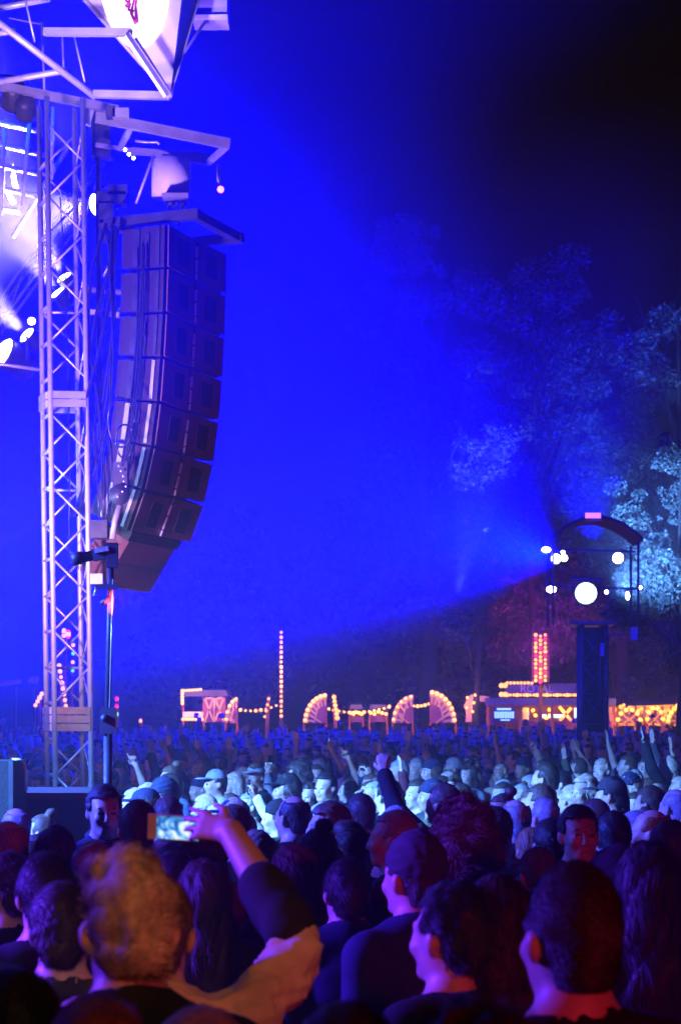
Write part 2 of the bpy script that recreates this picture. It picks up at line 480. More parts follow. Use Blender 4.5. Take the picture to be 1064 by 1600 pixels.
    for a, b in (((-60, 211), (68, 242)), ((-60, 245), (66, 274)), ((-60, 281), (58, 305)), ((-60, 314), (30, 331)), ((-60, 178), (60, 205))):
        MB(o).tube(px(*a, 22.6), px(*b, 23.2), 0.034).build('grid_tube', M['steel_mid'], lt)
    for a, b in (((8, 200), (2, 336)), ((47, 190), (36, 322)), ((-30, 190), (-36, 330)), ((84, 168), (80, 280))):
        MB(o).tube(px(*a, 22.9), px(*b, 22.9), 0.028).build('grid_post', M['steel_mid'], lt)
    for a, b in (((0, 275), (22, 318)), ((108, 228), (20, 370)), ((12, 225), (26, 300))):
        MB(o).tube(px(*a, 23.2), px(*b, 23.4), 0.03).build('grid_brace', M['steel_mid'], lt)
    # sloping roof truss with the stage lights
    st = empty('sloping_lighting_truss', px(70, 430, 24), 'sloping lighting truss inside the stage behind the tower', 'truss')
    o = st.location
    a0, a1 = px(-60, 590, 24.2), px(170, 270, 24.2)
    for dy in (0, 0.32):
        for dz in (0, 0.32):
            MB(o).tube(a0 + Vector((0, dy, dz)), a1 + Vector((0, dy, dz)), 0.025).build('chord', M['steel_dark'], st)
    for i in range(9):
        f0, f1 = i / 9, (i + 1) / 9
        p, q = a0.lerp(a1, f0), a0.lerp(a1, f1)
        MB(o).tube(p, q + Vector((0, 0, 0.32)), 0.012).build('brace', M['steel_dark'], st)
        MB(o).tube(p + Vector((0, 0.32, 0.32)), q + Vector((0, 0.32, 0)), 0.012).build('brace', M['steel_dark'], st)
    # cross tube behind the tower
    ct = MB(px(30, 572, 21.5)).tube(px(-60, 560, 21.5), px(64, 578, 21.5), 0.02).build('cross_tube', M['alu'])
    ct.location = px(30, 572, 21.5)
    tag(ct, 'thin pale horizontal tube left of the tower', 'tube')
roof()

# stage lights on the sloping truss and inside the roof
def stage_light(pos, aim, r, label, power, colr, size, lens='lens_white', group='stage lights', deep=1.0):
    pos, aim = Vector(pos), Vector(aim)
    t = (aim - pos).normalized()
    root = empty('stage_light', pos, label, 'stage light', group)
    up = Vector((0, 0, 1))
    s = t.cross(up).normalized()
    back = pos - t * r * 2.2 * deep
    MB(pos).path([back, back + t * r * 0.4, pos - t * r * 0.25, pos], [r * 0.6, r * 0.95, r * 1.0, r * 1.12], 14).build('housing', M['steel_dark'], root)
    MB(pos).path([pos + t * 0.004, pos + t * (0.01 + r * 0.12)], [r, r * 0.82], 14).build('lens', M[lens], root)
    mid = (pos + back) / 2
    MB(pos).path([mid + s * r * 1.2, mid + s * r * 1.3 + up * r * 1.3, mid - s * r * 1.3 + up * r * 1.3, mid - s * r * 1.2], r * 0.14, 6).build('yoke', M['steel_dark'], root)
    if power:
        spot('beam_of_stage_light', pos + t * (r * 0.2 + 0.05), aim, power, colr, size, 0.7, r * 0.5)
    return root
LIL = (0.50, 0.38, 1.0)
stage_light(px(6, 552, 24), (-10.0, 19.5, 9.5), 0.20, 'biggest glaring white stage light at the far left edge', 100000, (0.62, 0.48, 1.0), 46)
stage_light(px(43, 524, 24), (-8.5, 20.0, 11.0), 0.11, 'white stage light next to the biggest glaring one, left of the tower', 50000, LIL, 44)
stage_light(px(92, 458, 24.0), (-7.0, 21.0, 12.0), 0.10, 'lower white stage light seen through the tower braces', 45000, LIL, 44)
stage_light(px(101, 434, 24.0), (-6.6, 21.0, 12.5), 0.10, 'upper white stage light seen through the tower braces', 45000, LIL, 44)
stage_light(px(150, 320, 23.0), (-6.0, 21.0, 7.0), 0.13, 'white stage light just right of the tower top', 30000, (0.6, 0.46, 1.0), 60)
stage_light(px(50, 502, 24.2), px(0, 300, 20), 0.05, 'tiny white stage light above its larger neighbour, left of the tower', 0, LIL, 44)
stage_light(px(22, 160, 19.6), px(10, 400, 22), 0.13, 'pale unlit stage lamp hanging under the eaves beam left of the tower', 0, LIL, 44, 'white_panel')
stage_light(px(42, 178, 19.6), px(60, 400, 22), 0.11, 'dark unlit stage lamp hanging left of the tower top', 0, LIL, 44, 'cab_dark')

# ------------------------------------------------------------------ loudspeaker array
def line_array():
    u0 = Vector((0.378, 0.926, 0)).normalized()
    n0 = Vector((0.926, -0.378, 0)).normalized()
    v0 = Vector((0, 0, 1))
    W, H, D = 1.31, 0.44, 0.50
    top = (px(262, 352, 18.9) + px(352, 392, 20.1)) / 2          # top centre of the first front
    bump = empty('flying_frame', top + Vector((0, 0, 0.12)), 'dark flying frame on top of the loudspeaker array', 'flying frame')
    o = bump.location
    ax = (u0, n0, v0)
    MB(o).box(top + v0 * 0.10 - n0 * 0.25 + u0 * 0.5, (0.09, 1.05, 0.10), ax).build('beam', M['steel_dark'], bump)
    MB(o).box(top + v0 * 0.10 - n0 * 0.25 - u0 * 0.5, (0.09, 1.05, 0.10), ax).build('beam', M['steel_dark'], bump)
    MB(o).box(top + v0 * 0.10 - n0 * 0.70, (1.1, 0.09, 0.09), ax).build('cross_bar', M['steel_dark'], bump)
    MB(o).box(top + v0 * 0.10 + n0 * 0.22, (1.1, 0.09, 0.09), ax).build('cross_bar', M['steel_dark'], bump)
    MB(o).tube(top + v0 * 0.15 - n0 * 0.2, px(268, 300, 19.5), 0.02).build('hoist_chain', M['rig'], bump)
    MB(o).tube(top + v0 * 0.10 - n0 * 0.7, px(185, 360, 19.2), 0.014).build('bridle', M['rig'], bump)
    pitch = [1, 2, 3.5, 5, 8.5, 14, 22]
    p = top.copy()
    rears = []
    names = ['topmost', 'second', 'third', 'fourth', 'fifth', 'sixth', 'lowest full size']
    for i, a in enumerate(pitch):
        c, s = math.cos(R(a)), math.sin(R(a))
        n = n0 * c - v0 * s
        v = v0 * c + n0 * s
        ctr = p - v * (H / 2)
        root = empty('line_array_loudspeaker', ctr, '%s brown box of the curved hanging loudspeaker array%s' % (names[i], ' from the top' if 0 < i < 6 else ''), 'loudspeaker', 'loudspeaker array boxes')
        h = H - 0.022
        f = lambda a_, b_, c_: ctr + u0 * a_ + n * b_ + v * c_
        # wedge shaped cabinet
        hb = h / 2 * 0.90
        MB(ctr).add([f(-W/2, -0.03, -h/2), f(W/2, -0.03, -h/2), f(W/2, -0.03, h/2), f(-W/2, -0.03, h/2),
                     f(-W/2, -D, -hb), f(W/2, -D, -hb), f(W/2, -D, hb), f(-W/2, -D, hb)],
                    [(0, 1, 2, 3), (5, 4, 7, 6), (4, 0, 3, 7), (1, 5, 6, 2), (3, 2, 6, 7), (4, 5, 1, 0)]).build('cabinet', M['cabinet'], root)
        # two angled wings of the front with a dark horn mouth in each
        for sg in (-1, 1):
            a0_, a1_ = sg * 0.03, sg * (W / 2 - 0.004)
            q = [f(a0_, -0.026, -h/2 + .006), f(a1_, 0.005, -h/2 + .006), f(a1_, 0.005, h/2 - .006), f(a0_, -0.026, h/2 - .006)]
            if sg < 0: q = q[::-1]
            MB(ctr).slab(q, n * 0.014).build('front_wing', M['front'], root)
            m0, m1 = sg * 0.20, sg * 0.43
            MB(ctr).slab([f(m0, 0.012, -0.125), f(m1, 0.020, -0.125), f(m1, 0.020, 0.125), f(m0, 0.012, 0.125)][::(1 if sg > 0 else -1)], n * 0.006).build('horn_mouth', M['cab_dark'], root)
        for zz, ln in ((0.08, 0.11), (-0.06, 0.13), (-0.17, 0.06)):  # pale strips put in for the glints along the waveguide edge
            MB(ctr).box(f(0, 0.0, zz), (0.018, 0.02, ln), (u0, n, v)).build('waveguide_glint_strip', M['pink_glint'] if 'pink_glint' in M else M['rig'], root)
        # rigging plates and rear panel on the near side; lower plates paler to paint in highlights
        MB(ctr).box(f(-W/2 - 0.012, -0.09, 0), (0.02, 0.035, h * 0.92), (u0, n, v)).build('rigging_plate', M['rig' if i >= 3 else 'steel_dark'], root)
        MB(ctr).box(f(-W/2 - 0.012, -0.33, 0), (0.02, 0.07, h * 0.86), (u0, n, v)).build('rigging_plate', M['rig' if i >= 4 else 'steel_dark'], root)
        MB(ctr).box(f(-W/2 - 0.020, -0.20, 0.06), (0.018, 0.03, h * 0.3), (u0, n, v)).build('handle', M['steel_dark'], root)
        rears.append((f(-W/2 - 0.05, -D - 0.02, h/2), f(-W/2 - 0.05, -D - 0.02, -h/2), f(-W/2 - 0.06, -0.22, 0)))
        p = p - v * H
    # smaller fill box at the bottom
    a = 33
    c, s = math.cos(R(a)), math.sin(R(a))
    n = n0 * c - v0 * s
    v = v0 * c + n0 * s
    root = empty('fill_loudspeaker', p - v * 0.3, 'slimmer bottom box of the loudspeaker array, steeply tilted', 'loudspeaker', 'loudspeaker array boxes')
    f = lambda a_, b_, c_: p + u0 * a_ + n * b_ + v * c_
    W2 = 1.0
    MB(root.location).box(f(0, -0.12, -0.055), (W2 + 0.1, 0.2, 0.10), (u0, n, v)).build('adapter_bar', M['cab_dark'], root)
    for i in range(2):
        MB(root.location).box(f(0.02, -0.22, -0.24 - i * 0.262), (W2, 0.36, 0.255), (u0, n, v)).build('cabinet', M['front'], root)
    MB(root.location).add([f(-W2/2, -0.05, -0.66), f(W2/2, -0.05, -0.66), f(W2/2, -0.42, -0.60), f(-W2/2, -0.42, -0.60),
                           f(-W2/2, -0.05, -0.635), f(W2/2, -0.05, -0.635), f(W2/2, -0.42, -0.55), f(-W2/2, -0.42, -0.55)],
                          [(3, 2, 1, 0), (4, 5, 6, 7), (0, 1, 5, 4), (1, 2, 6, 5), (2, 3, 7, 6), (3, 0, 4, 7)]).build('bottom_plate', M['rig'], root)
    # cable bundle behind the boxes
    ps = [r[0] for r in rears] + [rears[-1][1]]
    cb = empty('cable_bundle', ps[-1], 'glossy black cables hanging down the back of the loudspeaker array', 'cables')
    o = cb.location
    for k in range(7):
        off = Vector((-0.03 - 0.045 * k + random.uniform(-.02, .02), random.uniform(-.1, .1), 0))
        pts = []
        for i, q in enumerate(ps):
            pts.append(q + off * (0.55 + 0.45 * math.sin(i * 0.9 + k)) + Vector((random.uniform(-.02, .02), random.uniform(-.02, .02), random.uniform(-.04, .04))))
        MB(o).path(pts, random.choice([0.011, 0.014, 0.018]), 7).build('cable', M['cable'], cb)
    for k in range(3):
        pts = [r[2] + Vector((-0.05 + 0.03 * k + random.uniform(-.012, .012), -0.02 - .01 * k, random.uniform(-.04, .04))) for r in rears]
        MB(o).path(pts, 0.011, 7).build('cable', M['cable'], cb)
    # hanging loops
    for k, (x, y, r) in enumerate(((190, 660, 0.16), (196, 690, 0.11))):
        c0 = px(x, y, 18.6)
        MB(o).path([c0 + Vector((r * math.cos(t) * 0.8, 0.05 * math.sin(2 * t), r * 1.5 * math.sin(t))) for t in [2 * math.pi * i / 20 for i in range(21)]], 0.010, 6).build('cable', M['cable'], cb)
    for k in range(4):
        x = 152 + k * 5 + random.uniform(-1, 1)
        MB(o).path([px(x + 6, 420 + 50 * k, 19.3), px(x + 2, 560, 19.2), px(x + random.uniform(-2, 3), 680, 19.1), px(x + 2, 760, 19.0), px(x + 6 - 2 * k, 830, 19.0)], 0.009, 6).build('cable', M['cable'], cb)
    # hoist motor lower down
    hm = empty('hoist_motor', px(184, 770, 18.6), 'dark round motor with shiny rivets behind the lower loudspeakers', 'motor')
    o = hm.location
    MB(o).path([px(187, 773, 18.75), px(187, 773, 18.45)], 0.10, 18).build('drum', M['steel_dark'], hm)
    MB(o).box(px(190, 745, 18.6), (0.14, 0.2, 0.26)).build('housing', M['steel_dark'], hm)
    for i in range(7):
        MB(o).ball(px(177 + random.uniform(0, 24), 728 + i * 8, 18.43), 0.013, 8, 5).build('rivet', M['rig'], hm)
    MB(o).box(px(156, 828, 18.6), (0.17, 0.2, 0.17)).build('control_box', M['steel_dark'], hm)
    MB(o).box(px(152, 905, 18.8), (0.12, 0.1, 0.1)).build('bracket', M['rig'], hm)
    MB(o).path([px(188, 790, 18.5), px(180, 815, 18.5), px(176, 842, 18.5)], 0.03, 8).build('arm', M['rig'], hm)
line_array()

# ------------------------------------------------------------------ pole with a small camera
def pole():
    Y = 12.5
    base = Vector((px(168, 0, Y).x, Y, 0))
    root = empty('camera_pole', base, 'thin dark pole carrying a small camera in front of the tower', 'pole')
    MB(base).path([base + Vector((0, 0, -0.22)), px(169, 1120, Y)], 0.028, 12).build('lower_tube', M['steel_dark'], root)
    MB(base).path([px(169, 1120, Y), px(174, 860, Y)], 0.021, 12).build('upper_tube', M['steel_dark'], root)
    MB(base).path([px(171.5, 1118, Y - .02), px(177, 905, Y - .02)], 0.005, 6).build('cable', M['rig'], root)
    MB(base).box(px(170, 1126, Y), (0.10, 0.10, 0.17)).build('clamp', M['steel_dark'], root)
    MB(base).ball(px(164, 1122, Y - .06), 0.028).build('knob', M['steel_dark'], root)
    for a in range(3):
        t = a * 2.09 + 0.4
        MB(base).path([base + Vector((0, 0, 0.35)), base + Vector((0.45 * math.cos(t), 0.45 * math.sin(t), -0.215))], 0.016, 8).build('leg', M['steel_dark'], root)
    MB(base).box(px(176, 868, Y), (0.07, 0.09, 0.16)).build('head_bracket', M['steel_dark'], root)
    c = empty('small_camera', px(150, 866, Y), 'small dark camera with a long lens on top of the thin pole', 'camera')
    o = c.location
    MB(o).beam(px(146, 868, Y), px(172, 862, Y), 0.08, 0.075).build('body', M['steel_dark'], c)
    MB(o).path([px(146, 868, Y), px(130, 871, Y), px(129.5, 871, Y), px(113, 874, Y)], [0.034, 0.034, 0.042, 0.045], 12).build('lens', M['steel_dark'], c)
    MB(o).beam(px(148, 861, Y - .05), px(170, 857, Y - .05), 0.02, 0.03).build('side_plate', M['rig'], c)
    sm = empty('side_arm', px(168, 920, Y), 'short clamp arm with a lever halfway down the thin pole', 'clamp')
    o = sm.location
    MB(o).beam(px(150, 917, Y - .05), px(184, 917, Y - .05), 0.03, 0.035).build('bar', M['steel_dark'], sm)
    MB(o).path([px(152, 917, Y - .05), px(148, 932, Y - .05)], 0.012).build('lever', M['alu'], sm)
    MB(o).path([px(172, 935, Y - .05), px(158, 944, Y - .05)], 0.02).build('lever', M['steel_dark'], sm)
pole()

# ------------------------------------------------------------------ black riser and cabinet at the left
Yr = 14.0
rz = px(0, 1239, Yr).z
r0 = empty('stage_riser', (px(70, 0, Yr).x, Yr + 0.6, 0), 'low black draped riser in front of the tower', 'riser')
MB(r0.location).box((px(64, 0, Yr).x, Yr + 0.6, rz / 2 - 0.14), (px(139, 0, Yr).x - px(-12, 0, Yr).x, 1.2, rz + 0.19)).build('skirt', M['black'], r0)
MB(r0.location).box((px(64, 0, Yr).x, Yr + 0.6, rz - 0.02), (px(140, 0, Yr).x - px(-12, 0, Yr).x + .01, 1.22, 0.04)).build('deck', M['steel_dark'], r0)
c0 = empty('flight_case', (px(-30, 0, 13.2).x, 13.4, 0), 'tall black case at the left edge beside the riser', 'case')
cz = px(0, 1187, 13.2).z
MB(c0.location).box((px(-42, 0, 13.2).x, 13.5, cz / 2 - .12), (px(20, 0, 13.2).x - px(-104, 0, 13.2).x, 0.6, cz + 0.22)).build('body', M['black'], c0)
for sx in (18.5, ):
    MB(c0.location).beam((px(sx, 0, 13.2).x, 13.185, -0.22), (px(sx, 0, 13.2).x, 13.185, cz), 0.03, 0.03).build('edge_trim', M['steel_dark'], c0)
hp = MB(px(30, 1190, 13.6)).path([px(20, 1187, 13.6), px(30, 1187, 13.6), px(38, 1192, 13.6), px(41, 1204, 13.6), px(41, 1236, 13.6)], 0.012, 8).build('hand_rail', M['alu'])
hp.location = px(30, 1190, 13.6)
tag(hp, 'bent bright hand rail above the riser at the left', 'hand rail')
# ------------------------------------------------------------------ people: signed distance bodies meshed with surface nets
class Field:
    def __init__(self, lo, hi, h, zbreak=None, hz=None):
        self.xs = np.arange(lo[0], hi[0] + h, h, dtype=np.float32)
        self.ys = np.arange(lo[1], hi[1] + h, h, dtype=np.float32)
        if zbreak is None:
            self.zs = np.arange(lo[2], hi[2] + h, h, dtype=np.float32)
        else:
            self.zs = np.concatenate([np.arange(lo[2], zbreak, hz, dtype=np.float32), np.arange(zbreak, hi[2] + h, h, dtype=np.float32)])
        self.D = np.full((len(self.xs), len(self.ys), len(self.zs)), 1.0, np.float32)
    def _sl(self, lo, hi):
        out = []
        for a, l, h_ in ((self.xs, lo[0], hi[0]), (self.ys, lo[1], hi[1]), (self.zs, lo[2], hi[2])):
            i0, i1 = np.searchsorted(a, l), np.searchsorted(a, h_)
            out.append(slice(max(0, i0 - 1), min(len(a), i1 + 1)))
        return tuple(out)
    def _xyz(self, s):
        return self.xs[s[0]][:, None, None], self.ys[s[1]][None, :, None], self.zs[s[2]][None, None, :]
    def _merge(self, s, d, k, sub=False):
        A = self.D[s]
        if sub:
            h = np.clip(0.5 - 0.5 * (A + d) / k, 0, 1)
            self.D[s] = A * (1 - h) - d * h + k * h * (1 - h)
        else:
            h = np.clip(0.5 + 0.5 * (A - d) / k, 0, 1)
            self.D[s] = A * (1 - h) + d * h - k * h * (1 - h)
    def cone(self, a, b, r0, r1, k=0.02, sub=False):
        a, b = np.array(a, np.float32), np.array(b, np.float32)
        m = max(r0, r1) + 0.06
        s = self._sl(np.minimum(a, b) - m, np.maximum(a, b) + m)
        X, Y, Z = self._xyz(s)
        ba = b - a
        L = float(ba @ ba) + 1e-9
        t = np.clip(((X - a[0]) * ba[0] + (Y - a[1]) * ba[1] + (Z - a[2]) * ba[2]) / L, 0, 1)
        d = np.sqrt((X - a[0] - ba[0] * t) ** 2 + (Y - a[1] - ba[1] * t) ** 2 + (Z - a[2] - ba[2] * t) ** 2) - (r0 + (r1 - r0) * t)
        self._merge(s, d, k, sub)
    def ell(self, c, r, k=0.02, sub=False, M3=None, piv=None):
        c, r = np.array(c, np.float32), np.array(r, np.float32)
        cc = c if M3 is None else np.array(M3 @ (Vector(c.tolist()) - piv) + piv, np.float32)
        m = float(r.max()) + 0.06
        s = self._sl(cc - m, cc + m)
        X, Y, Z = self._xyz(s)
        X, Y, Z = X - cc[0], Y - cc[1], Z - cc[2]
        if M3 is not None:
            Rm = np.array(M3.transposed(), np.float32)
            X, Y, Z = (Rm[0, 0] * X + Rm[0, 1] * Y + Rm[0, 2] * Z, Rm[1, 0] * X + Rm[1, 1] * Y + Rm[1, 2] * Z, Rm[2, 0] * X + Rm[2, 1] * Y + Rm[2, 2] * Z)
        k0 = np.sqrt((X / r[0]) ** 2 + (Y / r[1]) ** 2 + (Z / r[2]) ** 2)
        k1 = np.sqrt((X / r[0] ** 2) ** 2 + (Y / r[1] ** 2) ** 2 + (Z / r[2] ** 2) ** 2) + 1e-6
        self._merge(s, k0 * (k0 - 1) / k1, k, sub)
    def noise(self, amp, freq, seed=0):
        r = np.random.default_rng(seed)
        X, Y, Z = self._xyz((slice(None),) * 3)
        N = 0
        for i in range(4):
            w = r.normal(size=3) * freq
            N = N + np.sin(X * w[0] + Y * w[1] + Z * w[2] + r.uniform(0, 6.28))
        self.D += (amp * 0.5 * N).astype(np.float32)
    def cut(self, fn):
        X, Y, Z = self._xyz((slice(None),) * 3)
        self.D = np.maximum(self.D, fn(X, Y, Z)).astype(np.float32)
    def nets(self):
        D = self.D
        D[0], D[-1], D[:, 0], D[:, -1], D[:, :, 0], D[:, :, -1] = 1, 1, 1, 1, 1, 1
        ins = D < 0
        n = np.array(D.shape)
        ax = (self.xs, self.ys, self.zs)
        cs = n - 1
        acc_i, acc_p, quads = [], [], []
        st = np.array([cs[1] * cs[2], cs[2], 1])
        for e in range(3):
            a = [slice(None)] * 3; b = [slice(None)] * 3
            a[e] = slice(0, -1); b[e] = slice(1, None)
            I = np.argwhere(ins[tuple(a)] != ins[tuple(b)])
            if len(I) == 0: continue
            J = I.copy(); J[:, e] += 1
            d0 = D[I[:, 0], I[:, 1], I[:, 2]]; d1 = D[J[:, 0], J[:, 1], J[:, 2]]
            t = d0 / (d0 - d1)
            P = np.stack([ax[q][I[:, q]] for q in range(3)], 1).astype(np.float64)
            P[:, e] += t * (ax[e][J[:, e]] - ax[e][I[:, e]])
            f, g = (e + 1) % 3, (e + 2) % 3
            cid = []
            for (u, v) in ((0, 0), (-1, 0), (-1, -1), (0, -1)):
                C = I.copy(); C[:, f] += u; C[:, g] += v
                cid.append(C @ st)
                acc_i.append(C @ st); acc_p.append(P)
            q = np.stack(cid, 1)
            flip = d0 >= 0
            q[flip] = q[flip][:, ::-1]
            quads.append(q)
        ids = np.concatenate(acc_i); ps = np.concatenate(acc_p)
        uq, inv = np.unique(ids, return_inverse=True)
        cnt = np.bincount(inv)
        V = np.stack([np.bincount(inv, ps[:, q]) / cnt for q in range(3)], 1)
        F = np.searchsorted(uq, np.concatenate(quads))
        return V, F

HEADPIV = Vector((0, 0.015, 1.52))
ARM_DOWN = dict(el=(0.245, 0.05, 1.12), wr=(0.235, -0.05, 0.88), hand=None)

def head_matrix(yaw, pitch=0, roll=0):
    return Euler((R(pitch), R(roll), R(yaw)), 'XYZ').to_matrix()

def add_head(F, M3, fem=False, ear=True, fine=True):
    P = HEADPIV
    T = lambda p: tuple(M3 @ (Vector(p) - P) + P)
    E = lambda c, r, k=0.02, sub=False: F.ell(c, r, k, sub, M3, P)
    j = 0.92 if fem else 1.0
    E((0, 0.018, 1.660), (0.076, 0.096, 0.094), 0.01)
    E((0, -0.030, 1.600), (0.061 * j, 0.066, 0.082), 0.04)
    E((0, -0.020, 1.565), (0.055 * j, 0.060, 0.050), 0.03)
    F.cone(T((-0.018, -0.072, 1.533)), T((0.018, -0.072, 1.533)), 0.019 * j, 0.019 * j, 0.02)
    F.cone(T((-0.036, -0.079, 1.652)), T((0.036, -0.079, 1.652)), 0.013, 0.013, 0.015)
    for s in (-1, 1):
        E((s * 0.031, -0.108, 1.631), (0.018, 0.020, 0.012), 0.010, True)
        E((s * 0.031, -0.084, 1.630), (0.0135, 0.0125, 0.0115), 0.004)
        E((s * 0.040, -0.070, 1.600), (0.024, 0.024, 0.022), 0.02)
        if ear:
            E((s * 0.078, 0.012, 1.618), (0.010, 0.020, 0.033), 0.008)
            E((s * 0.088, 0.018, 1.624), (0.007, 0.018, 0.026), 0.006)
    F.cone(T((0, -0.094, 1.640)), T((0, -0.113, 1.594)), 0.009, 0.0115, 0.012)
    for s in (-1, 1):
        F.cone(T((s * 0.008, -0.101, 1.590)), T((s * 0.012, -0.096, 1.589)), 0.008, 0.007, 0.008)
    F.cone(T((-0.018, -0.090, 1.566)), T((0.018, -0.090, 1.566)), 0.0075, 0.0075, 0.008)
    F.cone(T((-0.015, -0.089, 1.555)), T((0.015, -0.089, 1.555)), 0.0080, 0.0080, 0.006)

def add_hand(F, wr, d, nrm, side, curl, rad=0.0088):
    """palm with five bent fingers; d points along the hand, nrm out of the palm"""
    wr, d, nrm = Vector(wr), Vector(d).normalized(), Vector(nrm)
    nrm = (nrm - d * nrm.dot(d)).normalized()
    lat = d.cross(nrm).normalized() * side
    for i in (-1.2, 0, 1.2):
        F.cone(wr + lat * i * 0.011, wr + d * 0.085 + lat * i * 0.021, 0.016, 0.0125, 0.012)
    L = (0.070, 0.080, 0.074, 0.058)
    for i in range(4):
        k = wr + d * (0.088 - abs(i - 1.3) * 0.005) + lat * (0.030 - i * 0.0205)
        spread = (lat * (1.5 - i) * 0.10)
        c = curl[i] if isinstance(curl, (list, tuple)) else curl
        a0 = (d * math.cos(c * 0.8) + nrm * math.sin(c * 0.8) + spread * (1 - min(1, c))).normalized()
        a1 = (d * math.cos(c * 1.9) + nrm * math.sin(c * 1.9) + spread * (1 - min(1, c))).normalized()
        m = k + a0 * L[i] * 0.55
        F.cone(k, m, rad, rad * 0.95, 0.006)
        F.cone(m, m + a1 * L[i] * 0.5, rad * 0.95, rad * 0.8, 0.003)
    th = wr + d * 0.025 + lat * 0.024
    t1 = th + (d * 0.6 + lat * 0.75 + nrm * 0.25).normalized() * 0.042
    F.cone(th, t1, 0.013, 0.0105, 0.01)
    c = curl[1] if isinstance(curl, (list, tuple)) else curl
    F.cone(t1, t1 + (d * 0.85 + lat * (0.35 - 0.5 * min(c, 1)) + nrm * 0.35 * c).normalized() * 0.034, 0.0105, 0.008, 0.004)

def arm_pts(arms, side):
    a = arms.get('L' if side > 0 else 'R') or ARM_DOWN
    f = lambda p: (p[0] * side, p[1], p[2])
    sh = f(a.get('sh', (0.185, 0.012, 1.395)))
    return a, sh, f(a['el']), f(a['wr'])

def body_bounds(arms):
    xs, ys, zs = [-0.30, 0.30], [-0.22, 0.22], [-0.01, 1.80]
    for s in (-1, 1):
        a, sh, el, wr = arm_pts(arms, s)
        hd = a.get('hand')
        for p in (sh, el, wr):
            xs += [p[0] - .07, p[0] + .07]; ys += [p[1] - .07, p[1] + .07]; zs += [p[2] + .07]
        if hd:
            e = Vector(wr) + Vector((hd[0][0] * s, hd[0][1], hd[0][2])).normalized() * 0.22
            xs += [e.x - .05, e.x + .05]; ys += [e.y - .05, e.y + .05]; zs += [e.z + .05]
    return (min(xs), min(ys), -0.02), (max(xs), max(ys), max(zs) + 0.02)

def make_body(h, arms={}, yaw=0, pitch=0, roll=0, wide=1.0, fem=False, ear=True, hlow=0.045):
    lo, hi = body_bounds(arms)
    F = Field(lo, hi, h, 1.36, hlow)
    M3 = head_matrix(yaw, pitch, roll)
    w = wide * (0.9 if fem else 1.0)
    F.ell((0, 0.012, 1.27), (0.155 * w, 0.105 * w, 0.20), 0.03)
    F.cone((-0.145 * w, 0.012, 1.395), (0.145 * w, 0.012, 1.395), 0.055, 0.055, 0.05)
    F.ell((0, 0.010, 1.07), (0.135 * w, 0.100 * w, 0.17), 0.06)
    F.ell((0, 0.015, 0.93), (0.160 * w, 0.115 * w, 0.13), 0.06)
    for s in (-1, 1):
        F.cone((0, 0.03, 1.50), (s * 0.14 * w, 0.015, 1.415), 0.046, 0.045, 0.05)
        F.cone((s * 0.088, 0.01, 0.90), (s * 0.10, 0.0, 0.50), 0.085 * w, 0.055, 0.05)
        F.cone((s * 0.10, 0.0, 0.50), (s * 0.105, 0.03, 0.09), 0.055, 0.038, 0.03)
        F.cone((s * 0.105, 0.04, 0.045), (s * 0.115, -0.15, 0.033), 0.043, 0.033, 0.02)
    nr = 0.048 if fem else 0.056
    neck_top = M3 @ (Vector((0, 0.012, 1.59)) - HEADPIV) + HEADPIV
    F.cone((0, 0.022, 1.44), tuple(neck_top), nr + 0.006, nr, 0.04)
    for s in (-1, 1):
        a, sh, el, wr = arm_pts(arms, s)
        sh = (sh[0] * w, sh[1], sh[2])
        k_ = a.get('t', 1.0)
        F.cone(sh, el, 0.050, 0.040, 0.04)
        F.cone(el, tuple(Vector(el).lerp(Vector(wr), 0.35)), 0.040 * k_, 0.039 * k_, 0.02)
        F.cone(tuple(Vector(el).lerp(Vector(wr), 0.3)), wr, 0.040 * k_, 0.026 * k_, 0.02)
        hd = a.get('hand')
        if hd:
            add_hand(F, wr, (hd[0][0] * s, hd[0][1], hd[0][2]), (hd[1][0] * s, hd[1][1], hd[1][2]), s * (hd[3] if len(hd) > 3 else 1), hd[2], max(0.0088, h * 0.95))
        else:
            dn = (Vector(wr) - Vector(el)).normalized()
            e = Vector(wr) + dn * 0.09
            F.cone(wr, tuple(e), 0.028, 0.036, 0.02)
            F.cone(tuple(e), tuple(e + dn * 0.07 + Vector((0, -0.02, 0))), 0.034, 0.02, 0.02)
    add_head(F, M3, fem, ear)
    V, Q = F.nets()
    # eyes, brows and lips get their own colour
    Mi = np.array(M3.transposed())
    C = V[Q].mean(1)
    L = (C - np.array(HEADPIV)) @ Mi.T + np.array(HEADPIV)
    mi = np.zeros(len(Q), np.int32)
    ax_ = np.abs(L[:, 0])
    front = L[:, 1] < -0.06
    mi[front & (np.hypot(ax_ - 0.031, (L[:, 2] - 1.630) * 1.5) < 0.0125)] = 1
    mi[front & (np.hypot((ax_ - 0.033) * 0.45, L[:, 2] - 1.654 + (ax_ - .03) * .1) < 0.0048) & (ax_ > .013)] = 2
    mi[C[:, 2] < 0.085] = 4
    mi[front & (ax_ < 0.021) & (np.abs(L[:, 2] - 1.560) < 0.0095) & (L[:, 1] < -0.08)] = 3
    return V, Q, mi

